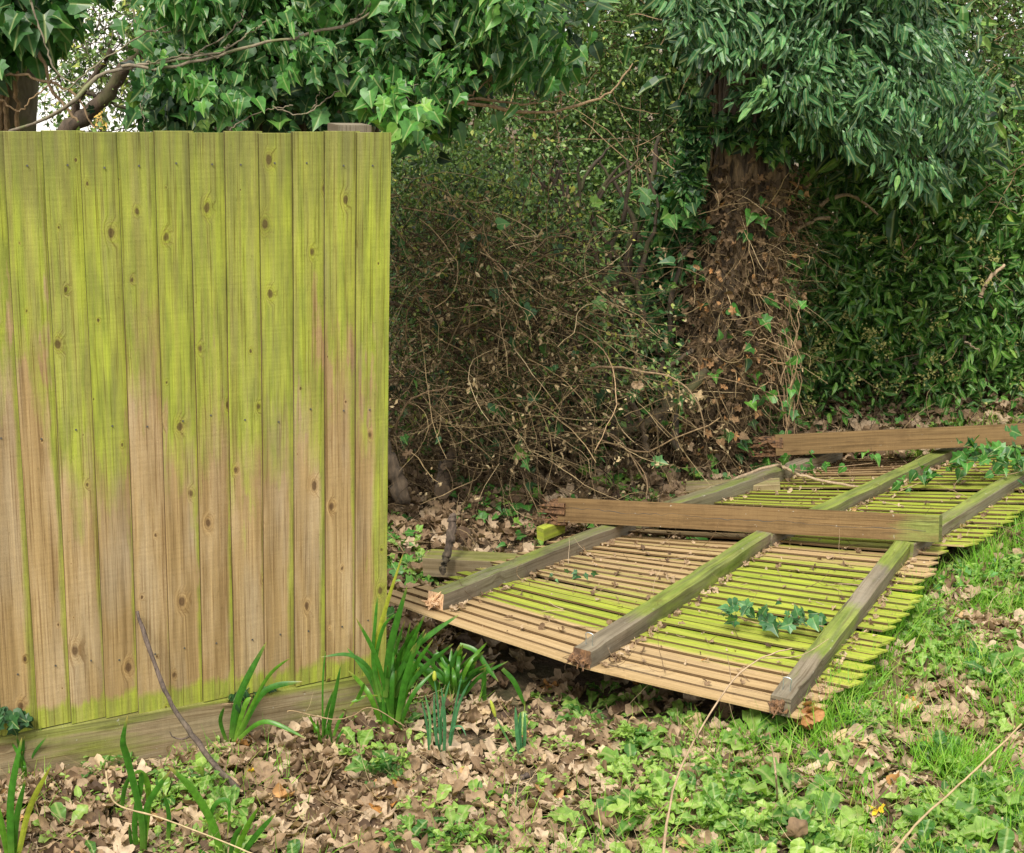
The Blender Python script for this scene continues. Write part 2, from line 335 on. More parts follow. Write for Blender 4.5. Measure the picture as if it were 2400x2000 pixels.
def woodmat(name, tans, mossy=True, grey=0.25, knots=.5, topdark=0., blotch=0., grain=.45, cracks=0., knot_sc=(9.3, 5.6), mosscol=((.20, .27, .012), (.36, .42, .03)), endc=None, standing=False):
    """uv: u along the length (m), v across (m); 'moss' = how far algae has grown; 'rnd' = which board"""
    m, nt, b, o = newmat(name); n = N(nt); r = n.attr('rnd'); ms = n.attr('moss')
    S = n.sep(n.uv()); u, v = S[0], S[1]; ro = n.math('MULTIPLY', r, 37.3)
    # knots
    kv = n.comb(n.math('ADD', n.math('MULTIPLY', u, knot_sc[1]), ro), n.math('ADD', n.math('MULTIPLY', v, knot_sc[0]), n.math('FLOOR', ro)), 0.)
    vo = n.node('ShaderNodeTexVoronoi', feature='F1', voronoi_dimensions='2D'); n._in(vo, 'Vector', kv); vo.inputs['Scale'].default_value = 1; vo.inputs['Randomness'].default_value = .9
    kd = n.math('ADD', vo.outputs['Distance'], n.math('MULTIPLY', n.math('SUBTRACT', n.noise(n.comb(n.math('MULTIPLY', u, 30.), n.math('MULTIPLY', v, 50.), ro), 1, 3), .5), .10)); kc = vo.outputs['Color']
    ksz = n.rng(n.sep(kc)[0], .42, 1, 0.004, .12); kn = n.rng(n.math('DIVIDE', kd, ksz), .55, 1.0, 1, 0); kring = n.rng(n.math('DIVIDE', kd, ksz), 1.0, 2.6, 1, 0)
    # grain bends round the knots
    gv = n.comb(n.math('MULTIPLY', u, 1.3), n.math('ADD', n.math('MULTIPLY', v, 55.), n.math('MULTIPLY', n.math('MULTIPLY', kring, kring), 2.2)), ro)
    g = n.noise(gv, 1.0, 4, .6, .35); g2 = n.noise(n.comb(n.math('MULTIPLY', u, 9), n.math('MULTIPLY', v, 420.), ro), 1, 2, .6)
    saw = n.noise(n.comb(n.math('MULTIPLY', u, 130), n.math('MULTIPLY', v, 6.), ro), 1, 2, .5)
    big = n.noise(n.comb(n.math('MULTIPLY', u, 2.6), n.math('MULTIPLY', v, 16.), ro), 1, 4, .6)
    c = n.mix(n.rng(g, .3, .7), tans[0], tans[1]); c = n.mix(n.rng(big, .45, .8, 0, .8), c, tans[2])
    c = n.mix(n.rng(r, 0, 1, 0, .8), c, n.mix(1, c, (.82, .80, .76), 'MULTIPLY'))
    c = n.mix(n.math('MULTIPLY', n.rng(n.noise(n.comb(n.math('MULTIPLY', u, 1.7), n.math('MULTIPLY', v, 10.), n.math('ADD', ro, 5)), 1, 3), .5, .72), grey), c, (.33, .31, .25))
    if mossy:
        mn = n.noise(n.comb(n.math('MULTIPLY', u, 3.2), n.math('MULTIPLY', v, 22.), n.math('ADD', ro, 9.)), 1, 5, .65)
        mf = n.math('ADD', ms, n.math('MULTIPLY', n.math('SUBTRACT', mn, .5), 1.1))
        if blotch: mf = n.math('SUBTRACT', mf, n.rng(n.noise(n.comb(n.math('MULTIPLY', u, 2.1), n.math('MULTIPLY', v, 14.), n.math('ADD', ro, 1.)), 1, 4, .7), .56, .72, 0, blotch))
        mf = n.rng(mf, .34, .66)
        mc = n.mix(n.rng(n.noise(n.comb(n.math('MULTIPLY', u, 6.), n.math('MULTIPLY', v, 40.), n.math('ADD', ro, 3.)), 1, 4), .35, .65), mosscol[0], mosscol[1])
        mc = n.mix(n.rng(g, .35, .6, .35, 0), mc, c)
        c = n.mix(n.math('MULTIPLY', mf, .93), c, mc)
    if topdark:
        tn = n.math('ADD', u, n.math('MULTIPLY', n.math('SUBTRACT', n.noise(n.comb(n.math('MULTIPLY', u, 2.), n.math('MULTIPLY', v, 30.), ro), 1, 4), .5), .55))
        c = n.mix(n.rng(tn, 1.40, 1.66, 0, topdark), c, (.135, .13, .065))
    c = n.mix(n.math('MULTIPLY', kring, .4*knots), c, n.mix(1, c, (1.12, 1.05, .9), 'MULTIPLY'))
    c = n.mix(n.math('MULTIPLY', n.rng(n.math('SINE', n.math('MULTIPLY', kd, 130.)), .2, 1), n.math('MULTIPLY', kring, .45*knots)), c, n.mix(1, c, (.6, .5, .4), 'MULTIPLY'))
    c = n.mix(n.math('MULTIPLY', kn, .8*knots, clamp=True), c, n.mix(.5, n.mix(1, c, (.4, .36, .3), 'MULTIPLY'), (.12, .07, .04)))
    c = n.mix(n.rng(g2, .3, .7, .16, 0), c, n.mix(1, c, (.55, .5, .45), 'MULTIPLY'))
    c = n.mix(n.rng(saw, .35, .65, .17, 0), c, n.mix(1, c, (.6, .6, .6), 'MULTIPLY'))
    fg = n.noise(n.comb(n.math('MULTIPLY', u, 420), n.math('MULTIPLY', v, 560.), ro), 1, 2, .8); c = n.mix(n.rng(fg, .38, .62, .42, 0), c, n.mix(1, c, (.6, .58, .55), 'MULTIPLY'))
    gl = n.noise(n.comb(n.math('MULTIPLY', u, 3.2), n.math('ADD', n.math('MULTIPLY', v, 210.), n.math('MULTIPLY', kring, 3.)), n.math('ADD', ro, 7.)), 1, 3, .6, .2)
    c = n.mix(n.rng(gl, .54, .66, 0, grain), c, n.mix(1, c, (.5, .42, .34), 'MULTIPLY')); c = n.mix(n.rng(gl, .44, .34, 0, grain*.6), c, n.mix(1, c, (1.3, 1.27, 1.2), 'MULTIPLY'))
    if cracks:
        ck = n.noise(n.comb(n.math('MULTIPLY', u, 2.), n.math('MULTIPLY', v, 75.), n.math('ADD', ro, 21.)), 1, 4, .55, .3)
        c = n.mix(n.rng(ck, .66, .69, 0, cracks), c, (.03, .02, .012))
        pz = n.noise(n.comb(n.math('MULTIPLY', u, 45), n.math('MULTIPLY', v, 45.), n.math('ADD', ro, 31.)), 1, 3, .6); c = n.mix(n.rng(pz, .70, .73, 0, .5), c, (.45, .44, .38))
        dz = n.noise(n.comb(n.math('MULTIPLY', u, 7), n.math('MULTIPLY', v, 18.), n.math('ADD', ro, 41.)), 1, 4, .7); c = n.mix(n.rng(dz, .52, .72, 0, .55), c, n.mix(1, c, (.45, .42, .38), 'MULTIPLY'))
    sp = n.rng(n.noise(n.comb(n.math('MULTIPLY', u, 60), n.math('MULTIPLY', v, 90.), ro), 1, 3, .7), .62, .74, 0, .5)
    c = n.mix(sp, c, n.mix(1, c, (.55, .55, .5), 'MULTIPLY'))
    n._in(b, 'Base Color', c); b.inputs['Roughness'].default_value = .82; b.inputs['Specular IOR Level'].default_value = .2
    hgt = n.math('ADD', n.math('MULTIPLY', g, .6), n.math('ADD', n.math('MULTIPLY', g2, .35), n.math('MULTIPLY', saw, .3)))
    n._in(b, 'Normal', n.bump(hgt, .55, .003)); return m
BROWN = ((.27, .18, .075), (.52, .37, .175), (.62, .48, .29))
TAN = ((.42, .29, .14), (.62, .45, .24), (.50, .35, .18))
GREYW = ((.13, .11, .075), (.26, .22, .155), (.36, .31, .23))
POSTC = ((.12, .075, .032), (.25, .160, .070), (.19, .12, .055))
m_board = woodmat('weathered_board', BROWN, grey=.3, mosscol=((.23, .28, .04), (.39, .46, .05)), knots=1.2, blotch=.55, topdark=.45, grain=.75)
m_shaded_edge = woodmat('shaded_board_edge', ((.08, .05, .022), (.20, .125, .06), (.15, .10, .05)), grey=.2, knots=0., mosscol=((.05, .07, .01), (.12, .14, .02)))  # dirty sawn edges, with the shade of each board step painted in
m_slat = woodmat('fallen_board', TAN, grey=.1, knots=.25, mosscol=((.23, .33, .015), (.41, .52, .035)))
m_rail = woodmat('rail_wood', GREYW, cracks=.7, grain=.7, grey=.4, knots=.4, mosscol=((.13, .19, .025), (.25, .31, .05)))
m_gravel = woodmat('gravel_board', cracks=.4, grain=.7, tans= ((.22, .165, .09), (.38, .30, .18), (.42, .36, .23)), grey=.35, knots=.8, knot_sc=(4., 1.6), mosscol=((.16, .19, .03), (.27, .31, .05)))
m_post = woodmat('post_wood', POSTC, cracks=.6, grain=.7, grey=.0, knots=.9, knot_sc=(6., 2.2), mosscol=((.14, .17, .04), (.25, .30, .08)))
m_rot = barkmat('rotten_wood', (.03, .018, .012), (.24, .125, .055), 0, 2)
m_raw = barkmat('torn_wood', (.45, .27, .14), (.78, .56, .36), 0, 1.5)
def plain(name, c, rough=.6, metal=0., var=.25, sc=20):
    m, nt, b, o = newmat(name); n = N(nt); z = n.noise(n.pos(), sc, 4); k = 1-var
    n._in(b, 'Base Color', n.mix(z, tuple(x*k for x in c), tuple(min(1, x*(1+var)) for x in c))); b.inputs['Roughness'].default_value = rough; b.inputs['Metallic'].default_value = metal; return m
m_metal = plain('galvanised_wire', (.45, .5, .5), .4, .9); m_nail = plain('nail', (.12, .12, .11), .5, .6)
m_wall = plain('white_render', (.85, .85, .84), .9, 0, .04, 3); m_gold = plain('gilt_paint', (.62, .42, .10), .5); m_dark = plain('dark_paint', (.05, .045, .04), .6)
m_roof = plain('roof_tile', (.35, .16, .08), .8); m_stone = plain('pale_stone', (.5, .5, .46), .8); m_slate = plain('slate', (.2, .2, .21), .6)
def soil():
    m, nt, b, o = newmat('soil'); n = N(nt); z = n.noise(n.pos(), 35, 6, .7); y = n.noise(n.pos(), 4, 3)
    c = n.ramp(z, [(.3, (.05, .032, .02)), (.5, (.12, .08, .05)), (.68, (.24, .165, .10))]); c = n.mix(n.rng(y, .45, .7, 0, .5), c, (.09, .12, .03))
    n._in(b, 'Base Color', c); b.inputs['Roughness'].default_value = .95; n._in(b, 'Normal', n.bump(z, 1, .02)); return m
m_soil = soil()

# ------------------------------------------------------------------ ground
def ground():
    def ax(c, inner, n, outer, m):
        a = np.linspace(c-inner, c+inner, n); e = c+inner+np.geomspace(.3, outer, m); f = c-inner-np.geomspace(.3, outer, m)[::-1]; return np.concatenate([f, a, e])
    xs = ax(.8, 4.5, 130, 300, 18); ys = ax(5., 5., 140, 300, 18); X, Y = np.meshgrid(xs, ys)
    Z = gh(X, Y)+.006*R_.randn(*X.shape); nx, ny = len(xs), len(ys); V = np.c_[X.ravel(), Y.ravel(), Z.ravel()]
    i, j = np.meshgrid(np.arange(nx-1), np.arange(ny-1)); a = (j*nx+i).ravel()
    F = np.c_[a, a+1, a+nx+1, a+nx]; o = mesh('ground', [dict(V=V, F=F)], m_soil, smooth=True); tag(o, kind='structure')
ground()

# ------------------------------------------------------------------ standing fence
FA = .45075; FD = np.array([math.cos(FA), math.sin(FA), 0]); FN = np.array([math.sin(FA), -math.cos(FA), 0]); P0 = np.array([-1.3070, 3.6613, 0]); PE = .0936
def slab(path, wdir, ndir, w0, w1, th0, th1, r, mosf, uoff=0., base=0., n=16, jl=(0, 0)):
    """board: path from A to B; w0,w1 across; th0,th1 proud height at each side"""
    A, B = path; t = np.linspace(0, 1, n); P = A+(B-A)*t[:, None]; L_ = np.linalg.norm(B-A)
    prof = [(w0, base), (w0, th0), (w1, th1), (w1, base)]
    V = []; uv = []; mo = []
    for i in range(n):
        for (a, h) in prof:
            V.append(P[i]+wdir*a+ndir*h); uv.append((uoff+t[i]*L_, a)); mo.append(mosf(t[i], (a-w0)/(w1-w0)))
    F = []
    for i in range(n-1):
        for j in range(4):
            a = i*4+j; b = i*4+(j+1) % 4; F.append([a, b, b+4, a+4])
    F += [[3, 2, 1, 0], [(n-1)*4+q for q in (0, 1, 2, 3)]]
    return dict(V=np.array(V), F=np.array(F), uv=np.array(uv), m=np.array(mo), r=r)
def closeboard():
    T = thing('closeboard_fence', tuple(P0+FD*PE*5), 'tall upright green and brown closeboard fence panel standing on the left', 'fence')
    parts = []; nails = []
    for k in range(-18, 11):
        r = R_.rand(); lim = rnd(.42, .62); sw = rnd(.5, .85); zt = 1.80+rnd(-.003, .004); zb = .15+rnd(-.004, .004)
        A = P0+FD*PE*k+np.array([0, 0, zb]); B = P0+FD*PE*k+np.array([0, 0, zt])
        ws = 14; side = rnd(.2, .5)
        def mosf(t, a, lim=lim, side=side, k=k):
            m = .5+(t-lim)*2.1; m = min(m, 1.2)
            m = max(m, .1+ .95*sst(sw, 1.0, a) if t < lim+.2 else 0); m = max(m, sst(.07, 0, t)*1.15)
            if k == 10: m = max(m, .25+.7*sst(.4, .8, a))
            return m
        # a board as seven strips across so the algae can follow its edge
        xs = np.linspace(0, PE+.012, 8); th = lambda a: .016-.013*a/(PE+.012)
        n = 40; tt = np.linspace(0, 1, n); warp = .0015*np.sin(tt*5+r*20)
        Lr = np.linalg.norm(B-A); V = []; uv = []; mo = []
        for i, t in enumerate(tt):
            P = A+(B-A)*t
            row = [(0, -.004)]+[(a, th(a)) for a in xs]+[(xs[-1], -.004)]
            for a, h in row: V.append(P+FD*(a+warp[i])+FN*h); uv.append((t*Lr, a)); mo.append(mosf(t, a/xs[-1]))
        m_ = len(row); F = [[i*m_+j, i*m_+j+1, (i+1)*m_+j+1, (i+1)*m_+j] for i in range(n-1) for j in range(1, m_-1)]
        parts.append(dict(V=np.array(V), F=np.array([[i*m_, i*m_+1, (i+1)*m_+1, (i+1)*m_] for i in range(n-1)]), uv=np.array(uv), m=np.array(mo)*.5, r=r, mi=2))  # left edge face: step shade is in its darker colour
        F += [[i*m_+m_-1, i*m_, (i+1)*m_, (i+1)*m_+m_-1] for i in range(n-1)]
        parts.append(dict(V=np.array(V), F=np.array(F), uv=np.array(uv), m=np.array(mo), r=r))
        for e in (0, (n-1)*m_): parts.append(dict(V=np.array(V)[e:e+m_], F=np.array([list(range(m_))]), uv=np.array(uv)[e:e+m_], m=np.array(mo)[e:e+m_], r=r))
        for z in (1.715, 1.0+rnd(-.02, .02), .33):
            q = P0+FD*(PE*k+.05+rnd(-.01, .01))+np.array([0, 0, z+rnd(-.006, .006)])+FN*.0105
            th_ = np.linspace(0, 2*np.pi, 6, endpoint=False); ring = q+.0028*(FD*np.cos(th_)[:, None]+np.array([0, 0, 1])*np.sin(th_)[:, None])
            nails.append(dict(V=np.vstack([ring, ring+FN*.002]), F=np.array([[j, (j+1) % 6, (j+1) % 6+6, j+6] for j in range(6)]), mi=1)); nails.append(dict(V=ring+FN*.002, F=np.array([list(range(6))]), mi=1))
    mesh('board_panel', parts+nails, [m_board, m_nail, m_shaded_edge], T)
    A = P0-FD*PE*18; B = P0+FD*(PE*10.9)
    def gm(t, a): return .22+.75*sst(.9, 1.0, a)+.5*(math.sin(t*21)*.5+.2)
    gp = []
    zs = [0, .02, .05, .09, .12, .14, .149]
    n = 60; V = []; uv = []; mo = []
    for i in range(n):
        t = i/(n-1); P = A+(B-A)*t; row = [(z-.05 if j == 0 else z, .022) for j, z in enumerate(zs)]+[(.149, -.012), (-.05, -.012)]
        for z, h in row: V.append(P+FN*h+np.array([0, 0, z])); uv.append((t*2.7, z)); mo.append(gm(t, max(z, 0)/.149))
    m_ = len(row); F = [[i*m_+j, i*m_+(j+1) % m_, (i+1)*m_+(j+1) % m_, (i+1)*m_+j] for i in range(n-1) for j in range(m_)]
    gp = [dict(V=np.array(V), F=np.array(F), uv=np.array(uv), m=np.array(mo), r=.3), dict(V=np.array(V)[-m_:], F=np.array([list(range(m_))]), uv=np.array(uv)[-m_:], m=.6, r=.3)]
    mesh('gravel_board', gp, m_gravel, T)
    for z in (.35, 1.0, 1.6):
        mesh('rail', [slab((A-FN*.03+[0, 0, z], B-FN*.03+[0, 0, z]), np.array([0, 0, 1.]), -FN, -.035, .035, .045, .045, .5, lambda t, a: .3, base=0.)], m_rail, T)
    po = P0+FD*(PE*10.1)-FN*.075
    for q, nm in ((po, 'post'), (P0-FD*PE*9-FN*.075, 'post')):
        bx = slab((q+[0, 0, -.1], q+[0, 0, 1.818]), FD, -FN, -.05, .05, .05, .05, .5, lambda t, a: .1, base=-.04)
        mesh(nm, [bx], m_rail, T)
closeboard()

# ------------------------------------------------------------------ fallen fence
def fallen_panel(name, label, Lp, Mp, Rp, nb, mossf, aR, ragged=.03, a0=-.24, seed=0):
    rs = np.random.RandomState(seed); ctr = (Mp[0]+Mp[1])/2
    T = thing(name, tuple(ctr), label, 'fence panel', 'fallen fence panels')
    def line(t, k, pr): return pr[0]+(pr[1]-pr[0])*t
    def S(a, t):
        l, m, r = (p[0]+(p[1]-p[0])*t for p in (Lp, Mp, Rp))
        if a <= 1: return l+(m-l)*a
        return m+(r-m)*(a-1)
    parts = []
    for i in range(nb):
        t0 = i/nb*1.035; t1 = (i+1.12)/nb*1.035; r = rs.rand(); al = a0-.12*max(0, 1-i/4)+rs.uniform(-.05, .03); ar = aR+.12*min(1, i/6)*(aR < 2.3)+rs.uniform(-ragged, ragged)
        lift = rs.uniform(-.001, .003)+(.006 if rs.rand() < .12 else 0); skew = rs.uniform(-.003, .003)+(rs.uniform(-.012, .012) if rs.rand() < .1 else 0); n = 26; V = []; uv = []; mo = []
        for j in range(n):
            q = j/(n-1)
            for (tt, h, e) in ((t0, .0065, 0), (t0, .0135, 0), (t1, .0045, 1), (t1, -.002, 1)):
                a = al+(ar+(.05 if e else 0)-al)*q; t2 = tt+skew*(q-.5)*3
                P = S(a, t2); sag = -.006*math.sin(math.pi*np.clip(q, 0, 1)*2)**2*(.5+r)
                V.append(P+np.array([0, 0, h+lift+sag*.3])); uv.append((q*1.5, (t2-t0)*1.7)); mo.append(mossf(a, t2, r))
        F = [[jj*4+k, jj*4+(k+1) % 4, jj*4+4+(k+1) % 4, jj*4+4+k] for jj in range(n-1) for k in range(1, 4)]
        parts.append(dict(V=np.array(V), F=np.array([[jj*4, jj*4+1, jj*4+5, jj*4+4] for jj in range(n-1)]), uv=np.array(uv), m=np.array(mo)*.4, r=r, mi=0 if i == 0 else 1))  # near edge faces: step shade in the colour, first board left plain
        F += [[3, 2, 1, 0], [(n-1)*4+k for k in range(4)]]
        parts.append(dict(V=np.array(V), F=np.array(F), uv=np.array(uv), m=np.array(mo), r=r))
    mesh('board_panel', parts, [m_slat, m_shaded_edge], T)
    return T, S
def beam(pts, w_, h_, mat, parent, name, mosf=lambda t, s: .5, r=.5, up=None, roll=0., ends=(None, None), wob=0., n=22, chamf=.0018):
    """square timber along a path; its base line runs through pts"""
    P = smoothpath(pts, n) if len(pts) > 2 else np.array(pts[0])+(np.array(pts[1])-np.array(pts[0]))*np.linspace(0, 1, n)[:, None]
    T_ = nrm(P[-1]-P[0]); U = np.array([0, 0, 1.]); U = nrm(U-T_*(U@T_)); X = np.cross(T_, U)
    X, U = X*math.cos(roll)+U*math.sin(roll), U*math.cos(roll)-X*math.sin(roll)
    c = chamf; pr = [(-w_/2, 0), (-w_/2, h_-c), (-w_/2+c, h_), (w_/2-c, h_), (w_/2, h_-c), (w_/2, 0)]; V = []; uv = []; mo = []; Ln = np.linalg.norm(P[-1]-P[0]); vv = [0, h_-c, h_, h_+w_-c, h_+w_, h_*2+w_]
    for i in range(n):
        j = R_.randn(3)*wob
        for k, (a, b) in enumerate(pr): V.append(P[i]+X*a+U*b+j); uv.append((i/(n-1)*Ln, vv[k])); mo.append(mosf(i/(n-1), k))
    m_ = 6; F = [[i*m_+k, i*m_+(k+1) % m_, (i+1)*m_+(k+1) % m_, (i+1)*m_+k] for i in range(n-1) for k in range(m_)]
    V = np.array(V)
    ps = [dict(V=V, F=np.array(F), uv=np.array(uv), m=np.array(mo), r=r)]
    for e, sl in ((0, V[:m_]), (1, V[-m_:])):
        ps.append(dict(V=sl, F=np.array([list(range(m_))]), uv=np.c_[(sl-sl.mean(0)) @ X, (sl-sl.mean(0)) @ U], m=mosf(float(e), 2), r=r, mi=e if ends[e] else 0))
    mats = [mat]+[x for x in ends if x]
    for q in ps[1:]:
        if q['mi'] or ends[0] and q is ps[1]: q['mi'] = 1 if (q is ps[1] and ends[0]) or len(mats) == 2 else 2
    return mesh(name, ps, mats, parent)
def V3(*a): return np.array(a, float)
up = lambda z: V3(0, 0, z)
nL = (atZ(868, 1264, .235), atZ(1290, 1092, .055)); nM = (atZ(1190, 1375, .218), atZ(1588, 1108, .16)); nR = (atZ(1598, 1473, .20), atZ(1862, 1128, .215))
def noz(a, b, s): return .5+.5*math.sin(a*3.1+s)*math.sin(b*5.3+s*2)
def moss1(a, t, r):
    g = 1.15*sst(.13, .24, t)*sst(1.25, .80, t)
    if a < .95: g *= .30+.50*sst(.5, .16, t)+.2*noz(a, t, 1)*sst(.6, .3, t)
    else: g = g*(1.1-.75*sst(.72, .85, t)*sst(1.02, .93, t))
    if a > 2.02: g = max(g, .25)*(.55+.6*noz(a, t*3, 4))
    return g+.06*(r-.5)
def moss2(a, t, r):
    g = 1.05-.75*sst(.55, .9, t)*sst(1.6, .8, a)
    if a < .9: g -= .3*sst(.35, .6, t)
    if a > 2.05: g *= .75
    return g+.1*(r-.5)
T1, S1 = fallen_panel('fallen_fence_panel', 'nearest fallen fence panel, tan and bright green boards, front edge lifted off the ground', nL, nM, nR, 25, moss1, 2.10, seed=3)
fL = (atZ(1330, 1078, .05), atZ(1716, 948, .06)); fM = (atZ(1612, 1105, .16), atZ(1962, 937, .13)); fR = (atZ(1893, 1122, .22), atZ(2190, 930, .24))
T2, S2 = fallen_panel('fallen_fence_panel', 'farther fallen fence panel of vivid green boards beyond the middle fallen post', fL, fM, fR, 26, moss2, 2.30, seed=5)

def mr(f): return lambda t, k: f(t)*(1.0 if 1 <= k <= 4 else .55)
RH = .010
rails1 = [beam([S1(0, .045)+up(RH), (nL[0]+nL[1])/2+up(RH), nL[1]+up(RH)], .060, .056, m_rail, T1, 'rail', wob=.0012, mosf=lambda t, k: (.55 if 2 <= k <= 3 else .15), r=.2, ends=(m_raw, None)),
          beam([nM[0]+up(RH), S1(1, .5)+up(RH), nM[1]+up(RH)], .061, .057, m_rail, T1, 'rail', wob=.0012, mosf=lambda t, k: (.1+.8*sst(.15, .35, t)*sst(.95, .8, t))*(1 if 2 <= k <= 3 else .6), r=.5, ends=(m_rot, None)),
          beam([nR[0]+up(RH), S1(2, .5)+up(RH), nR[1]+up(RH)], .061, .057, m_rail, T1, 'rail', wob=.0012, mosf=lambda t, k: (.05+.8*sst(.2, .3, t)*sst(.5, .44, t)+.9*sst(.68, .8, t)+.2)*(1 if 2 <= k <= 3 else .55), r=.8)]
rails2 = [beam([S2(0, -.06)+up(RH), S2(0, .4)+up(RH), S2(0, .66)+up(RH)], .062, .06, m_rail, T2, 'rail', wob=.0012, mosf=lambda t, k: .5*(1 if 2 <= k <= 3 else .5), r=.3),
          beam([S2(0, .64)+up(.03)+V3(.03, 0, 0), S2(0, 1.0)+up(.02)], .06, .055, m_rail, T2, 'rail', wob=.0012, mosf=lambda t, k: .05, r=.9),
          beam([S2(1, -.1)+up(RH), S2(1, .5)+up(RH), S2(1, 1.02)+up(RH)], .060, .056, m_rail, T2, 'rail', wob=.0012, mosf=lambda t, k: (.75-.6*sst(.8, .95, t)-.3*sst(.2, .05, t))*(1 if 2 <= k <= 3 else .55), r=.45),
          beam([S2(2, -.1)+up(RH), S2(2, .5)+up(RH), S2(2, 1.02)+up(RH)], .060, .056, m_rail, T2, 'rail', wob=.0012, mosf=lambda t, k: .62*(1 if 2 <= k <= 3 else .45), r=.65)]
def staple(base, d, parent):
    X = nrm(np.cross(d, V3(0, 0, 1)))*.011; h = V3(0, 0, .04); P = [base-X, base-X+h*.5, base-X+h, base+X+h*.98, base+X+h*.5, base+X]
    pp = tubes(smoothpath(P, 24), np.full(24, .0016), 5); o = mesh('staple', pp, m_metal, None)
    return o
for rl, S, a in ((rails1[1], nM, 0), (rails1[2], nR, 0)):
    d = nrm(S[1]-S[0]); b = S[0]+d*.05+up(RH+.055)
    o = staple(b, d, rl); o.parent = rl; o.matrix_parent_inverse = Matrix.Translation(rl.parent.location).inverted()

def rotten_end(p, ax, w_, n=26):
    """splintered, rotted-off post foot"""
    ps = []; X = nrm(np.cross(ax, V3(0, 0, 1))); U = np.cross(X, ax)
    for i in range(n):
        a, b = rnd(-w_*.42, w_*.42, 2); q = p+X*a+U*(b); l = rnd(.02, .12)*(1 if i % 3 else .5)
        P = np.array([q-ax*.03, q+ax*l*.5+R_.randn(3)*.004, q+ax*l+R_.randn(3)*.012]); P = smoothpath(P, 7)
        ps += tubes(P, np.linspace(rnd(.006, .015), .001, 7)*(1+.2*R_.randn(7)), 5)
    return ps
for rl, a_, e_, m_, k_ in ((rails1[0], S1(0, .045), S1(0, .3), m_raw, 30), (rails1[1], nM[0], S1(1, .3), m_rot, 26), (rails1[2], nR[0], S1(2, .3), m_rot, 18)):
    o = mesh('splintered_end', [dict(q_, V=q_['V']) for q_ in rotten_end(a_+up(.036), nrm(a_-e_)*.35, .055, k_)], m_, None, False); o.parent = rl; o.matrix_parent_inverse = Matrix.Translation(rl.parent.location).inverted()
def post(name, pl, pr, label, mosf, roll, h=.1):
    o = thing(name, tuple((pl+pr)/2), label, 'fence post', 'posts of the fallen fence')
    b = beam([pl, pr], .1, h, m_post, o, 'timber', mosf, R_.rand(), roll=roll, n=30)
    return o
pa, pb = atZ(1152, 1070, .115), atZ(1928, 1112, .287)
po1 = post('fallen_post', pa, pb, 'brown square post lying across the middle of the fallen fence, cut end right', lambda t, k: .05+.62*sst(.82, .99, t), rad(16))
d1 = nrm(pa-pb); o = mesh('rotten_end', rotten_end(pa+up(.045), d1, .1, 75), m_rot, po1)
pa2, pb2 = atZ(1590, 934, .14), atZ(2240, 905, .30)
po2 = post('fallen_post', pa2, pb2, 'brown square post at the far edge of the fallen fence by the hedge', lambda t, k: .0, rad(14))
mesh('rotten_end', rotten_end(pa2+up(.045), nrm(pa2-pb2), .1, 60), m_rot, po2)
# long drying crack in the first post
ax = nrm(pb-pa); Lp_ = np.linalg.norm(pb-pa); U = nrm(up(1)-ax*(ax[2])); X = np.cross(ax, U); ro = rad(16); Xr = X*math.cos(ro)+U*math.sin(ro); Ur = U*math.cos(ro)-X*math.sin(ro)
for (A0_, A1_, hh) in ((.02, .97, .058),):
    tt = np.linspace(A0_, A1_, 60); side = Xr if (Xr @ V3(0, -1, 0)) > 0 else -Xr
    P = pa+ax*(tt*Lp_)[:, None]+side*.0500+Ur*(hh-.02*tt+.004*np.sin(tt*23)+.002*R_.randn(60))[:, None]
    mesh('drying_crack', tubes(P, .0004+.0011*np.abs(np.sin(tt*9)*np.sin(tt*31)), 4), m_dark, po1)

# loose pieces of timber behind the panels
def loose(name, p0, p1, w_, h_, mat, label, cat, mos, roll=0.):
    o = beam([p0, p1], w_, h_, mat, None, name, lambda t, k: mos*(1.2 if 2 <= k <= 3 else (.1 if mos < 1 else 1)), .4, roll=roll); tag(o, label, cat); return o
loose('timber_offcut', atZ(878, 1172, .02), atZ(1110, 1185, .06), .11, .075, m_gravel, 'dark mossy topped board behind the left rail of the nearest fallen panel', 'timber', .5)
loose('timber_offcut', atZ(1408, 1018, .0), atZ(1600, 1012, .05), .11, .06, m_gravel, 'short brown board among dead leaves beyond the middle fallen post', 'timber', .35)
loose('wood_block', atZ(1108, 1108, .05), atZ(1152, 1090, .06), .04, .055, m_slat, 'small bright green mossy wood block behind the nearest fallen panel', 'wood block', 1.3)

# ------------------------------------------------------------------ trees with trunks
def trunk(pxs, Y, widths, n=40, sides=28, rough=.06, seed=0):
    rs = np.random.RandomState(seed); P = smoothpath([atY(x, y, Y) for x, y in pxs], n); wd = np.interp(np.linspace(0, 1, n), np.linspace(0, 1, len(widths)), widths)/2
    th = np.linspace(0, 2*np.pi, sides, endpoint=False); lob = 1+rough*np.sin(3*th+1)[None]+rough*.7*np.sin(7*th[None]+np.linspace(0, 4, n)[:, None])+rough*.5*np.sin(13*th[None]+np.linspace(0, -3, n)[:, None])+.02*rs.randn(n, sides)
    R = wd[:, None]*lob; V = P[:, None]+np.stack([R*np.cos(th), R*np.sin(th), np.zeros_like(R)], -1)
    i = np.arange(n-1)[:, None]; j = np.arange(sides)[None]; jn = (j+1) % sides
    F = np.stack([i*sides+j, i*sides+jn, (i+1)*sides+jn, (i+1)*sides+j], -1).reshape(-1, 4)
    return [dict(V=V.reshape(-1, 3), F=F, r=.4)], P, wd
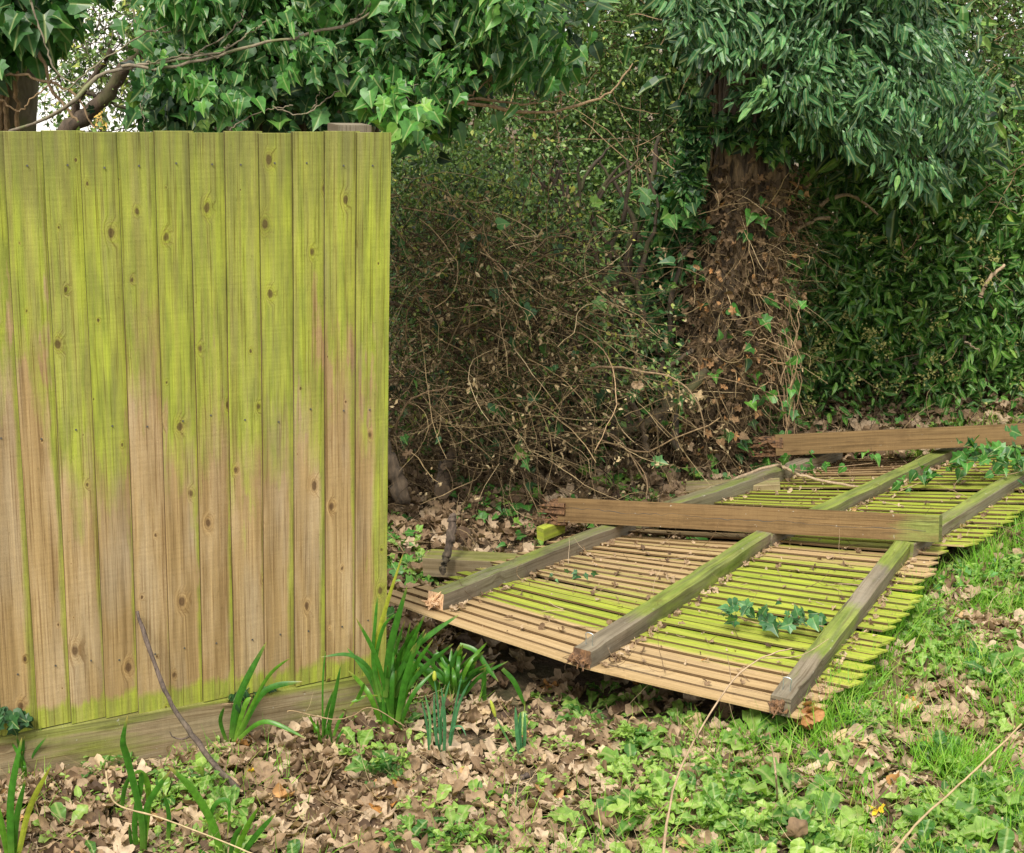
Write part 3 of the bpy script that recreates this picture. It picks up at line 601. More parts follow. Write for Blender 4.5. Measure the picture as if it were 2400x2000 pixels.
def around(P, wd, K, t0, t1, out=1.05, front=True):
    t = rnd(t0, t1, K)*(len(P)-1); i = t.astype(int).clip(0, len(P)-2); f = (t-i)[:, None]; c = P[i]*(1-f)+P[i+1]*f; w_ = wd[i]
    th = rnd(-np.pi, np.pi, K); n = np.stack([np.cos(th), np.sin(th), np.zeros(K)], -1); return c+n*(w_*out)[:, None], n
# --- main ivy-clad trunk
TY = 7.1
tb = onG(1445, 945)
TA = thing('ivy_clad_tree', (tb[0], TY, float(gh(tb[0], TY))), 'thick trunk wrapped in brown dead ivy with green climber crown hanging to its right', 'tree')
tp, TP, TW = trunk([(1440, 985), (1448, 930), (1455, 850), (1480, 720), (1500, 580), (1520, 430), (1528, 280), (1535, 100), (1545, -150), (1560, -500)], TY, [.50, .38, .38, .42, .42, .38, .35, .33, .31, .30], 50, 30, .10)
mesh('trunk', tp, m_bark, TA, True)
st = []
for k in range(70):       # climbing stems
    th = rnd(-np.pi, 0) if k < 36 else rnd(0, np.pi); i0 = R_.randint(0, 14); i1 = R_.randint(28, 50); ii = np.arange(i0, i1)
    if len(ii) < 8: continue
    a = th+.5*np.sin(np.linspace(0, rnd(2, 6), len(ii))+rnd(0, 6))*rnd(.2, 1); P = TP[ii]+np.stack([np.cos(a), np.sin(a), 0*a], -1)*(TW[ii]*rnd(1.02, 1.12))[:, None]
    P = smoothpath(P[::3], 30)+.006*R_.randn(30, 3); st += tubes(P, np.full(30, rnd(.003, .02))*(1+.2*R_.randn(30)), 6)
mesh('climbing_stem', st[::2], m_twigd, TA, True); mesh('climbing_stem', st[1::2], m_bark, TA, True)
p, nn = around(TP, TW, 4800, .05, .62, 1.15); p = p+R_.randn(*p.shape)*.035+nn*np.abs(R_.randn(len(p), 1))*.03
mesh('dead_foliage', scatter(DEAD+IVY, p, frames(nn+R_.randn(*p.shape)*.5, nn*.3+R_.randn(*p.shape)*.6+V3(0, 0, -.8)), rnd(.018, .055, len(p))), m_deadd, TA)
p, nn = around(TP, TW, 3200, .04, .6, 1.12); P, rr = twigs(p, nn+R_.randn(*p.shape)*.7+V3(.1, -.2, -.4), rnd(.06, .4, len(p)), rnd(.001, .0025, len(p)), 9, 1.4, .4)
mesh('rootlet_tangle', tubes(P, rr, 3), m_twig2, TA)
p, nn = around(TP, TW, 420, .08, .6, 1.25); k = (p[:, 0] > TP[:, 0].mean()) | (R_.rand(len(p)) < .25); p, nn = p[k], nn[k]
p = (p+nn*np.abs(R_.randn(len(p)))[:, None]*.07)[:150]; nn = nn[:150]
mesh('ivy_leaves', leaves(IVY, p, nn*.1, .055, down=.8, up=.3, cam=.8), m_ivy, TA)
pz = [inpoly(n_, np.array(pp_)) for n_, pp_ in ((520, [(1400, 200), (1455, 200), (1450, 330), (1425, 430), (1390, 420)]), (260, [(1560, 240), (1640, 250), (1600, 330), (1560, 320)]), (120, [(1450, 230), (1560, 240), (1530, 300), (1470, 290)]))]
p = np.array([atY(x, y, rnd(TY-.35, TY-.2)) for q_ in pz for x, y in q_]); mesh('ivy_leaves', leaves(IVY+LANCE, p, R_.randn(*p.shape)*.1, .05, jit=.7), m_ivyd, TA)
# long tendrils hanging off to the right of the trunk
st = []; lp = []
for k in range(24):
    y0 = rnd(580, 800); a = [(rnd(1500, 1580), y0), (rnd(1580, 1640), y0+rnd(-30, 90)), (rnd(1600, 1650), min(900, y0+rnd(90, 220)))]
    Yk = TY-rnd(.15, .4); P = smoothpath([atY(x, y, Yk) for x, y in a], 14)+R_.randn(14, 3)*.006; st += tubes(P, np.full(14, rnd(.0018, .0035)), 3); lp.append(P[rnd(4, 13, 1).astype(int)])
mesh('tendril', st, m_twig, TA)
lp = np.concatenate(lp); mesh('ivy_leaves', leaves(IVY, lp, R_.randn(*lp.shape)*.05, .052, down=.8, up=.3, cam=1, r=rnd(.3, .93, len(lp))), m_ivy, TA)
# canopy
poly = [(1410, 115), (1400, -120), (1420, -230), (1880, -230), (1920, 20), (1960, 120), (2040, 215), (1965, 270), (1930, 355), (1860, 385), (1790, 340), (1720, 280), (1620, 245), (1560, 205), (1500, 145), (1450, 115)]
p, off, cr_ = pts_in(poly, 16500, 6.35, 7.25, 340, .056)
q = TP[30]; mesh('crown', leaves(LANCE, p, off, .048, down=.35, szj=.4, up=.7, cam=.5, jit=.6, spray=cr_, r=(.35*cr_+.65*R_.rand(len(p)))), m_canopy, TA)
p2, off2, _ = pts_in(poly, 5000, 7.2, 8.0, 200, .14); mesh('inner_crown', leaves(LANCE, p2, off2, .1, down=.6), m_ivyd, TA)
st = []
for (x, y) in [(1650, 150), (1800, 200), (1950, 150), (1900, 330), (1750, 60), (1600, 60), (2000, -100), (1700, -200), (1480, 60), (1430, 120)]:
    st += branch([(1530, y*.5+120, TY), ((1530+x)/2, (y+90)/2+40, 6.95), (x, y, 6.75)], 7, .02, .004, 20, 5, .006)
mesh('branch', st, m_barkd, TA, True)

# --- left ivy tree behind the standing fence
LY = 5.35
TB = thing('ivy_covered_tree', (atY(600, 300, LY)[0], LY, 0), 'broad trunk covered in large leaved ivy just behind the standing fence', 'tree')
tp, BP, BW = trunk([(600, 1400), (600, 900), (600, 500), (600, 280), (600, 100), (590, -300), (580, -700)], LY+.45, [.62, .6, .6, .62, .6, .5, .4], 40, 28, .05, 2)
mesh('trunk', tp, m_bark2, TB, True)
poly = [(335, 60), (320, -120), (330, -260), (1080, -260), (1120, -100), (1100, 60), (1155, 105), (1140, 130), (1060, 150), (980, 170), (930, 200), (900, 255), (870, 235), (830, 180), (740, 170), (640, 185), (560, 200), (440, 200), (350, 215), (330, 200), (330, 130)]
p, off, cr_ = pts_in(poly, 10500, 4.95, 5.75, 300, .058)
mesh('ivy_leaves', leaves(IVY+LANCE, p, off, .042, szj=.4, down=.7, up=.6, cam=.6, jit=.7, spray=cr_, r=(.45*cr_+.5*R_.rand(len(p)))), m_ivy, TB)
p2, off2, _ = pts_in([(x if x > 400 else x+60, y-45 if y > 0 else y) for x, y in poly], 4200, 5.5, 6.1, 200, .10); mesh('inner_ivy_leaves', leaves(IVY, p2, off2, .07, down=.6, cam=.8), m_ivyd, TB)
poly = [(285, 150), (430, 200), (640, 190), (720, 230), (660, 262), (480, 225), (400, 262), (300, 262)]
p2, off2, _ = pts_in(poly, 380, 5.1, 5.35, 60, .06); mesh('ivy_leaves', leaves(IVY, p2, off2, .055, down=.8, cam=.9), m_ivyd, TB)
poly = [(760, 170), (830, 190), (880, 240), (850, 290), (800, 250)]
p2, off2, _ = pts_in(poly, 110, 4.8, 5.0, 18, .04); mesh('ivy_leaves', leaves(IVY, p2, off2, .046, down=.9, cam=.9, r=rnd(.5, .93, 110)), m_ivy, TB)
st = []
B_ = [([(20, 268, 5.6), (120, 230), (200, 160), (260, 140), (340, 125), (400, 118), (455, 105), (470, 90)], .012, .006), ([(250, 135), (330, 140), (420, 120), (540, 90), (640, 70), (720, 45), (800, 10), (850, -10)], .010, .007),
      ([(720, 45), (750, 20), (775, -20)], .006, .004), ([(455, 105), (510, 70), (545, 45)], .006, .003), ([(400, 110), (480, 60), (500, 20)], .005, .003), ([(300, 130), (400, 110), (450, 120)], .005, .003),
      ([(760, 152), (830, 178), (890, 165)], .004, .002), ([(800, 170), (830, 200), (880, 225)], .003, .002), ([(560, 220), (620, 235), (670, 205), (700, 180)], .004, .003), ([(640, 230), (655, 190), (650, 150)], .004, .003),
      ([(130, 190), (260, 90), (400, 30)], .005, .003), ([(60, 0), (90, 80), (120, 150), (190, 190)], .006, .004), ([(270, 0), (290, 60), (370, 60), (420, 0)], .006, .004), ([(470, 268), (520, 235), (600, 215)], .004, .003), ([(300, 268), (290, 210), (310, 170)], .003, .002)]
for px, a, b in B_: st += branch(px, 5.0, a*.62, b*.62, 26, 6, .0028)
mesh('branch', st, m_bark2, TB, True)
st = []
for k in range(16):
    x = 440+k*22+rnd(-8, 8); st += branch([(x, 420, LY+.1), (x+rnd(-15, 15), 250), (x+rnd(-30, 30), 120), (x+rnd(-40, 40), -60)], LY+.08, .012, .008, 20, 5, .006)
mesh('climbing_stem', st, m_barkd, TB, True)
# bare overhanging branch
TBr = []
for px, a, b in [([(880, 205, 5.4), (960, 210), (1060, 228), (1150, 225), (1230, 200), (1262, 180), (1300, 130)], .012, .003), ([(900, 208), (1000, 205), (1080, 215), (1170, 190)], .009, .004), ([(1085, 210), (1105, 185), (1110, 178)], .004, .003), ([(1150, 205), (1148, 178)], .004, .003), ([(1230, 200), (1240, 180)], .003, .002),
                 ([(960, 200), (1020, 150), (1060, 110)], .005, .002), ([(1000, 205), (1005, 160)], .004, .003), ([(1040, 232), (1090, 245), (1140, 240)], .003, .002), ([(1180, 190), (1190, 172)], .003, .002)]: TBr += branch(px, 5.35, a*.7, b*.8, 22, 6, .003)
o = mesh('bare_branch', TBr, m_twig, TB, True)

# --- far left tree
TC = thing('ivy_topped_tree', (atY(20, 300, 6.2)[0], 6.2, 0), 'grey bare tree trunk at the far left behind the fence, ivy leaves above', 'tree')
tp, CP, CW = trunk([(0, 1200), (5, 700), (8, 300), (12, 150), (15, 0), (20, -300), (10, -600)], 6.2, [.28, .26, .25, .25, .24, .2, .15], 30, 22, .06, 5)
mesh('trunk', tp, m_bark2, TC, True)
p, off, cr_ = pts_in([(-250, -280), (150, -280), (120, -60), (125, 10), (100, 70), (50, 85), (0, 90), (-250, 110)], 2300, 5.5, 6.1, 130, .065)
mesh('ivy_leaves', leaves(IVY, p, off, .075, down=.8, cam=1, jit=.4, r=.1+.55*R_.rand(len(p))), m_ivy, TC)
st = []
for px, a, b in [([(40, 60), (80, 110), (110, 190), (160, 250)], .009, .005), ([(0, 150), (60, 158), (150, 190), (190, 260)], .006, .004), ([(0, 206), (40, 228), (70, 200), (120, 160)], .004, .003), ([(30, 0), (60, 30), (80, 60)], .01, .008)]: st += branch(px, 5.6, a, b, 22, 5, .004)
for k in range(8):
    x = rnd(-15, 50); st += branch([(x, 320), (x+rnd(-6, 6), 220), (x+rnd(-8, 8), 130)], 6.06, .012, .008, 16, 5, .004)
mesh('branch', st, m_twig, TC, True)

# --- small dark trees in the sky gap and behind
def lace(name, label, poly, Y0, Y1, nl, nt_, size, cat='tree', trunks=(), mat=m_box):
    q = atY(*np.array(poly).mean(0), (Y0+Y1)/2); T = thing(name, (q[0], q[1], float(gh(q[0], q[1]))), label, cat)
    p, off, _ = pts_in(poly, nt_, Y0, Y1); P, rr = twigs(p, R_.randn(*p.shape)+V3(0, 0, .2), rnd(.15, .7, nt_), rnd(.0015, .004, nt_), 9, .8, .1)
    mesh('twigs', tubes(P, rr, 3), m_barkd, T)
    ends = P[:, 3:].reshape(-1, 3); ix = R_.randint(0, len(ends), nl); pp = ends[ix]+R_.randn(nl, 3)*.03
    mesh('leaves', leaves(BOX, pp, R_.randn(nl, 3)*.1, size, down=.2, up=.5, cam=.3), mat, T)
    st = []
    for px, a, b in trunks: st += branch(px, Y0, a, b, 24, 8, .004)
    if st: mesh('trunk', st, m_barkd, T, True)
    return T
lace('small_tree', 'dark leaning fine leaved little tree in the white gap at upper left', [(70, 40), (290, -40), (330, 120), (330, 262), (190, 262), (150, 170), (60, 200)], 7.2, 8.2, 4000, 240, .032, trunks=[([(80, 420), (110, 300), (160, 250), (215, 200), (250, 150), (300, 90)], .05, .025), ([(150, 420), (152, 300), (158, 210), (200, 150), (225, 100)], .028, .012), ([(180, 190), (235, 215), (300, 235)], .012, .006)])

# --- box shrub, fine leaves
def shrub(name, label, poly, Y0, Y1, nl, clumps, size, tm, mat, cs=.12, nt_=300, stems=(), cat='shrub', jit=.6, extra=None, up=.5):
    q = atY(*np.array(poly).mean(0), (Y0+Y1)/2); T = thing(name, (q[0], q[1], float(gh(q[0], q[1]))), label, cat)
    p, off, cr_ = pts_in(poly, nl, Y0, Y1, clumps, cs)
    mesh('leaves', leaves(tm, p, off, size, down=.3, up=up, cam=.5, jit=jit, r=(.4*cr_+.6*R_.rand(nl))), mat, T)
    if nt_:
        p, off, _ = pts_in(poly, nt_, Y0, Y1); P, rr = twigs(p, R_.randn(*p.shape)+V3(0, 0, .3), rnd(.15, .6, nt_), rnd(.0015, .0035, nt_), 8, .7, .1); mesh('twigs', tubes(P, rr, 3), m_twig, T)
    st = []
    for px, a, b in stems: st += branch(px, Y0-.15, a, b*.4, 26, 8, .005)
    if st: mesh('stem', st, m_barkd, T, True)
    return T
shrub('box_shrub', 'tall small leaved green shrub between the two ivy trees, bare stems below', [(800, 250), (900, -450), (1500, -450), (1430, 180), (1440, 330), (1400, 520), (1300, 560), (1180, 480), (1000, 420), (820, 400)], 7.3, 8.5, 60000, 900, .026, BOX, m_box, .11, 900,
      stems=[([(1330, 905), (1310, 760), (1280, 640), (1290, 520), (1330, 400), (1350, 280)], .045, .022), ([(1230, 900), (1205, 780), (1190, 640), (1170, 520), (1165, 380)], .035, .015), ([(1310, 740), (1230, 560), (1180, 420), (1250, 300)], .03, .012), ([(1360, 700), (1330, 560), (1290, 430), (1230, 330)], .03, .012), ([(1250, 880), (1260, 700), (1310, 580), (1385, 480)], .03, .014), ([(1290, 600), (1180, 500), (1120, 400)], .02, .01)])
shrub('box_shrub', 'dense fine leaved greenish brown shrub mass at the upper right edge behind the canopy', [(1880, 400), (1900, -450), (2500, -450), (2450, 420), (2150, 460), (1980, 420)], 7.9, 8.9, 34000, 600, .028, BOX, m_box, .12, 900)
# --- hedge on the right
T = shrub('ivy_hedge', 'dense dark green ivy hedge filling the right side behind the farther fallen panel', [(1590, 880), (1610, 700), (1620, 560), (1600, 430), (1640, 330), (1900, 330), (2450, 280), (2500, 870), (2200, 880), (1900, 890)], 7.55, 8.3, 24000, 750, .062, LANCE, m_hedge, .10, 300, jit=.65, up=.35)
p, off, _ = pts_in([(1640, 850), (1700, 430), (2400, 430), (2400, 850)], 2600, 7.45, 7.6, 75, .028); d = nrm(off)*.5
mesh('flower_heads', scatter(BOX, p, frames(R_.randn(*p.shape), R_.randn(*p.shape)), rnd(.010, .024, len(p))), m_flower, T)
for px, a, b in [([(2010, 610, 7.5), (2030, 570), (2060, 545)], .014, .008), ([(1610, 480), (1680, 450), (1720, 455)], .014, .008), ([(1680, 420), (1740, 400), (1800, 440)], .012, .006), ([(1980, 700), (2010, 720)], .005, .004)]: mesh('bare_branch', branch(px, 7.5, a, b, 16, 6, .003), m_twigp, T, True)
# --- dark undergrowth behind the twiggy shrub
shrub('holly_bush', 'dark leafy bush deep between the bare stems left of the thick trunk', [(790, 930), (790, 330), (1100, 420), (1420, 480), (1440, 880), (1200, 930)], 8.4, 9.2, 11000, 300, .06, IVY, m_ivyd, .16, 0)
shrub('ivy_bush', 'glossy dark ivy leaves close on the left side of the thick trunk', [(1310, 900), (1300, 760), (1330, 560), (1370, 380), (1440, 300), (1450, 420), (1400, 600), (1390, 800), (1400, 880)], 6.9, 7.4, 1500, 110, .06, IVY, m_ivyd, .07, 40)
# --- background wood
for nm, lb, poly, Y0, Y1, nl in (('evergreen_tree', 'shadowy evergreen tree filling the background behind the middle shrubs', [(420, 900), (330, 262), (360, -500), (1300, -500), (1300, 950)], 10.0, 11.4, 22000),
                                 ('evergreen_tree', 'shadowy evergreen tree in the background behind the right hedge and thick trunk', [(1250, 950), (1250, -500), (2700, -500), (2700, 950)], 9.6, 11.2, 38000)):
    T = shrub(nm, lb, poly, Y0, Y1, nl, 500, .09, OVAL, m_back, .22, 200, cat='tree', stems=[([(poly[0][0]+300, 960), (poly[0][0]+320, 500), (poly[0][0]+330, -400)], .12, .06)])

# ------------------------------------------------------------------ dead twiggy shrub
TD = thing('dead_shrub', tuple(onG(1000, 960)), 'brown dead twiggy shrub tangled between the standing fence and the thick trunk', 'shrub')
poly = [(795, 350), (900, 370), (1050, 430), (1200, 520), (1330, 640), (1400, 760), (1400, 880), (1250, 940), (1000, 960), (800, 960)]
q = inpoly(5000, poly); k = R_.rand(len(q)) < np.where(q[:, 0]+.1*q[:, 1] < 1200, 1, .4)*np.where(q[:, 1] < 480, .6, 1); q = q[k]; n_ = len(q); Yq = rnd(5.9, 7.6, n_)
p = np.array([atY(a, b, c) for (a, b), c in zip(q, Yq)]); p = p[p[:, 2] > gh(p[:, 0], p[:, 1])+.03]; n_ = len(p)
P, rr = twigs(p, R_.randn(n_, 3)*[.9, .5, .55]+V3(.45, -.1, -.12), rnd(.12, .7, n_)**1.15, np.abs(R_.randn(n_))*.0011+.0009, 11, .75, .22)
P[..., 2] = np.maximum(P[..., 2], gh(P[..., 0], P[..., 1])+.01)
mesh('twigs', tubes(P, rr, 3), m_twig2, TD)
ends = P[:, 3:].reshape(-1, 3); ix = np.repeat(R_.randint(0, len(ends), 1100), 6)[:6600]; pp = ends[ix]+R_.randn(6600, 3)*.02
mesh('withered_leaves', scatter(BOX+OVAL, pp, frames(R_.randn(6600, 3)+V3(0, -.5, .5), R_.randn(6600, 3)+V3(0, 0, -.5)), rnd(.010, .03, 6600)), m_straw, TD)
ix = R_.randint(0, len(ends), 70); mesh('caught_leaves', scatter(DEAD, ends[ix], frames(R_.randn(70, 3)+V3(0, -1, 0), R_.randn(70, 3)), rnd(.035, .07, 70)), m_dead, TD)
ix = R_.randint(0, len(ends), 420); mesh('ivy_leaves', leaves(IVY, ends[ix]+V3(0, .1, 0), R_.randn(420, 3)*.1, .05), m_ivyd, TD)
p, off, _ = pts_in([(795, 500), (1150, 520), (1350, 640), (1380, 880), (1000, 900), (800, 900)], 9500, 6.2, 7.6, 300, .08); mesh('green_leaves', leaves(BOX, p, off, .026, jit=.8), m_box, TD)
p, off, _ = pts_in([(795, 300), (1050, 330), (1250, 500), (1150, 600), (950, 520), (795, 520)], 9000, 6.2, 7.4, 420, .09); mesh('green_leaves', leaves(BOX, p, off, .024, jit=.8), m_box, TD)
st = []
for px, a, b in [([(905, 1010, 6.1), (912, 950), (905, 890), (870, 840), (850, 780)], .032, .02), ([(912, 960, 6.1), (935, 900), (925, 850), (960, 780), (930, 700)], .024, .014), ([(1180, 700), (1240, 790), (1300, 830), (1320, 890), (1325, 925)], .011, .014), ([(1070, 640), (1130, 680), (1180, 700), (1210, 740)], .008, .010), ([(1010, 590), (1080, 680), (1150, 760), (1190, 820), (1205, 905)], .009, .007), ([(1230, 745), (1330, 765), (1420, 720)], .007, .009), ([(900, 560), (960, 640), (1020, 700), (1060, 800)], .012, .008),
                 ([(960, 430), (1000, 520), (1100, 610), (1170, 700)], .010, .008), ([(800, 620), (900, 650), (990, 690), (1080, 760)], .009, .006), ([(860, 870), (960, 880), (1080, 920)], .012, .008)]: st += branch(px, 6.5, a, b, 30, 7, .004)
mesh('stem', st, m_bark, TD, True)
cn_ = inpoly(60, [(795, 420), (1000, 440), (1200, 640), (1250, 800), (1200, 900), (800, 920)]); pz = np.array([atY(a, b, rnd(6.0, 7.0)) for a, b in cn_])
P, rr = twigs(pz, R_.randn(60, 3)*[.8, .3, .6]+V3(.15, -.1, .1), rnd(.4, 1.1, 60), rnd(.0025, .006, 60), 16, .7, .5, 5); P[..., 2] = np.maximum(P[..., 2], gh(P[..., 0], P[..., 1])+.01)
mesh('cane', tubes(P, rr, 5), m_twig, TD, True)
st = []
for k in range(13):
    x = rnd(1080, 1390); st += branch([(x, rnd(880, 930), 6.6), (x+rnd(-30, 30), 760), (x+rnd(-60, 40), 600), (x+rnd(-80, 60), 440), (x+rnd(-110, 80), 330)], 6.9, rnd(.014, .03), .006, 24, 7, .007)
mesh('upright_stem', st, m_barkd, TD, True)
mesh('fallen_branch', branch([(1020, 880), (1130, 905), (1260, 890), (1370, 840), (1450, 760)], 6.6, .03, .018, 26, 8, .004), m_barkd, TD, True)
o = tag(mesh('stump', branch([(828, 1035, 5.9), (812, 980), (792, 930), (780, 880)], 5.9, .04, .03, 16, 10, .004), m_bark, None, True), 'leaning brown stump right beside the foot of the standing fence', 'stump')

# ------------------------------------------------------------------ sticks
def stick(name, label, pts, r0, r1, mat, sides=7, n=26, wob=.002, cat='stick', extra=()):
    ps = tubes(smoothpath(pts, n)+R_.randn(n, 3)*wob, np.linspace(r0, r1, n)*(1+.16*np.abs(R_.randn(n))), sides, cap=True)
    for pts2, a, b in extra: ps += tubes(smoothpath(pts2, 12), np.linspace(a, b, 12), 5, cap=True)
    return tag(mesh(name, ps, mat, None, True), label, cat)
def fenceY(x, y):                                           # where a sight line meets the fence face
    d = ray(x, y); c0 = np.array([0, 0, CH]); t = ((P0-c0)@FN+.03)/(d@FN); return c0+d*t
a = fenceY(283, 1252); b = onG(512, 1645); b2 = onG(498, 1618)
pp = [(283, 1252), (298, 1305), (322, 1370), (340, 1420), (362, 1462), (392, 1505), (425, 1550), (460, 1590), (495, 1625), (512, 1645)]
sy = np.linspace(a[1], b[1], len(pp))
stick('fallen_stick', 'long thin dark stick leaning against the bottom of the standing fence', [atY(x, y, Y) for (x, y), Y in zip(pp, sy)], .0045, .0085, m_stick, extra=[([atY(392, 1508, sy[5]), atY(375, 1516, sy[5]), atY(355, 1512, sy[5]), atY(348, 1500, sy[5])], .004, .0012)])
stick('short_stick', 'thick grey short stick propped upright behind the nearest fallen panel', [atY(927, 1057, 5.25), atY(925, 1100, 5.22), atY(915, 1140, 5.2), atY(907, 1172, 5.18)], .015, .012, m_stick, 9)
stick('short_stick', 'short dark stick lying in dead leaves beneath the daffodils', [onG(1028, 1612, .01), onG(1060, 1598, .015), onG(1085, 1592, .012)], .006, .008, m_stick)
stick('short_stick', 'thin grey stick in the grass at lower right, near the orange leaves', [onG(1800, 1545, .02), onG(1850, 1532, .015), onG(1885, 1512, .03)], .004, .007, m_stick)
stick('thin_twig', 'thin dark twig in the grass at lower right beside the tall grass tuft', [onG(1815, 1620, .02), onG(1880, 1600, .03), onG(1930, 1568, .05)], .004, .002, m_stick)
stick('creeping_stem', 'pale woody creeping stem running over the farther fallen panel', [atZ(1500, 985, .1), atZ(1585, 955, .12), atZ(1610, 958, .16), atZ(1635, 972, .15), atZ(1700, 990, .13), atZ(1780, 1000, .15), atZ(1860, 985, .17)], .008, .005, m_twigp, cat='stem', wob=.004)
stick('dry_stalk', 'tall thin dry brown stem arching across the front of the nearest fallen panel', [atY(1360, 1760, 2.75), atY(1372, 1660, 2.78), atY(1395, 1580, 2.8), atY(1440, 1490, 2.82), atY(1500, 1400, 2.85), atY(1560, 1350, 2.88), atY(1625, 1330, 2.9)], .0028, .0012, m_twigp, 5, cat='stem', wob=.0005,
      extra=[([atY(1500, 1400, 2.85), atY(1496, 1370, 2.85), atY(1492, 1345, 2.85)], .001, .0006), ([atY(1560, 1350, 2.88), atY(1640, 1345, 2.9), atY(1700, 1310, 2.95)], .0012, .0006), ([atY(1420, 1530, 2.8), atY(1450, 1545, 2.8), atY(1470, 1560, 2.8)], .001, .0006)])
stick('dry_stalk', 'pale dry stem slanting up through the lower right corner', [atY(1820, 1765, 2.7), atY(1880, 1690, 2.75), atY(1950, 1625, 2.8), atY(2020, 1560, 2.85), atY(2095, 1485, 2.9)], .0028, .002, m_straw, 5, cat='stem', wob=.0005)
stick('dry_stalk', 'short upright brown stalk among the broad green weeds near the bottom', [onG(1594, 1645), atY(1592, 1600, 3.15), atY(1588, 1560, 3.2), atY(1582, 1530, 3.2)], .0028, .002, m_twigp, 5, cat='stem', wob=.0005)
stick('straw', 'pale straw lying across the weeds and dead leaves at bottom centre', [onG(1338, 1645, .03), onG(1380, 1668, .035), onG(1440, 1712, .03)], .0024, .002, m_straw, 5, cat='straw', wob=.0003)
stick('straw', 'pale bent straw stretching over dead leaves below the two bottom left leaf clumps', [atY(217, 1582, 3.25), atY(226, 1630, 3.2), atY(250, 1655, 3.1), atY(330, 1678, 3.02), atY(430, 1715, 2.95), atY(520, 1752, 2.9)], .0022, .0017, m_straw, 5, cat='straw', wob=.0003)
stick('straw', 'pale looped straw between the strap leaf clumps in front of the gravel board', [atY(590, 1462, 3.75), atY(600, 1458, 3.75), atY(680, 1475, 3.72), atY(720, 1470, 3.72), atY(762, 1452, 3.7), atY(830, 1490, 3.7)], .0019, .0014, m_straw, 5, cat='straw', wob=.0005)
stick('straw', 'folded pale straw lying in the grass right of the orange leaves', [onG(1840, 1500, .02), onG(1915, 1525, .02), onG(1912, 1512, .03), onG(1850, 1496, .03)], .0022, .0022, m_straw, 5, cat='straw', wob=.0003)

# ------------------------------------------------------------------ strap leaved clumps
def strap(pts, w_, r, twist=.3, n=16):
    P = smoothpath(pts, n); T_ = nrm(np.gradient(P, axis=0)); v = nrm(P-np.array([0, 0, CH])); X = nrm(np.cross(T_, v)); a = np.linspace(0, twist, n)[:, None]; Z = np.cross(X, T_); X2 = X*np.cos(a)+Z*np.sin(a); Z2 = np.cross(X2, T_)
    s = np.linspace(0, 1, n); ww = (w_/2*(.75+.5*np.sin(np.pi*np.minimum(s*1.1, 1))*.6)*np.clip((1-s)/.28, 0, 1)**.6+.0004)[:, None]
    V = np.stack([P-X2*ww, P-Z2*ww*.35, P+X2*ww], 1).reshape(-1, 3); F = [[i*3+j, i*3+j+1, i*3+j+4, i*3+j+3] for i in range(n-1) for j in range(2)]
    uv = np.stack([np.tile([-1, 0, 1], n), np.repeat(s, 3)], -1); return dict(V=V, F=np.array(F), r=r, uv=uv)
def clump(name, label, base, blades, mat, dY=.0, extra=0, ex_h=120, spread=50, wd=.02, cat='plant', group=None):
    g = onG(*base); T = thing(name, tuple(g), label, cat, group); ps = []
    for b in blades:
        px, w_ = b[0], b[1]*.74; r = b[2] if len(b) > 2 else rnd(.2, .85); dy = rnd(-.05, .05); n = len(px); lean = rnd(-.10, .02)
        ps.append(strap([atY(x, y, g[1]+dy*.5+dY+lean*i/n) for i, (x, y) in enumerate(px)], w_, r, rnd(-.5, .5)))
    for k in range(extra):
        x0 = base[0]+rnd(-18, 18); dx = rnd(-spread, spread); h = rnd(.5, 1)*ex_h; y0 = base[1]+rnd(-8, 4)
        ps.append(strap([atY(x0, y0, g[1]), atY(x0+dx*.4, y0-h*.6, g[1]+rnd(-.08, .05)), atY(x0+dx, y0-h, g[1]+rnd(-.12, .08))], wd*rnd(.4, .75), rnd(.1, .9), rnd(-.6, .6)))
    mesh('leaves', ps, mat, T, True); return T
GI = 'strap leaved clumps in front of the fences'
clump('iris_clump', 'strap leaved clump at the bottom left corner, one leaf tip turning yellow', (24, 1775), [([(24, 1775), (22, 1640), (45, 1512)], .022), ([(34, 1775), (60, 1660), (104, 1572)], .018, .97), ([(20, 1775), (5, 1700), (-8, 1640)], .018), ([(28, 1775), (34, 1680), (52, 1600)], .018)], m_iris, group=GI)
clump('iris_clump', 'small strap leaved clump against the left end of the gravel board', (48, 1600), [([(48, 1606), (60, 1560), (98, 1508)], .012), ([(44, 1606), (48, 1540), (28, 1470)], .012), ([(52, 1606), (68, 1550), (85, 1490)], .012), ([(40, 1606), (44, 1560), (50, 1510)], .014)], m_iris, extra=5, ex_h=90, spread=30, wd=.012, group=GI)
clump('iris_clump', 'strap leaved clump below the gravel board with one tall curved leaf', (292, 1762), [([(292, 1762), (290, 1680), (262, 1560), (252, 1520), (262, 1468)], .021, .3), ([(296, 1762), (300, 1660), (350, 1580)], .02), ([(284, 1762), (276, 1690), (290, 1600), (285, 1585)], .018), ([(292, 1762), (305, 1650), (300, 1600), (285, 1583), (272, 1590)], .018, .9), ([(250, 1662), (255, 1620), (270, 1583)], .014), ([(345, 1720), (346, 1670), (335, 1625)], .014, .1), ([(276, 1762), (268, 1720), (265, 1690)], .01)], m_iris, group=GI)
clump('iris_clump', 'strap leaved clump at the bottom with one hooked leaf', (460, 1775), [([(455, 1775), (440, 1700), (395, 1620), (343, 1570)], .024), ([(430, 1720), (434, 1665), (452, 1642), (470, 1650), (466, 1720)], .014, .5), ([(475, 1775), (500, 1710), (530, 1655)], .018, .9), ([(485, 1775), (520, 1720), (566, 1668)], .018), ([(440, 1775), (425, 1760), (405, 1740)], .02), ([(470, 1775), (480, 1720), (500, 1690)], .016)], m_iris, group=GI)
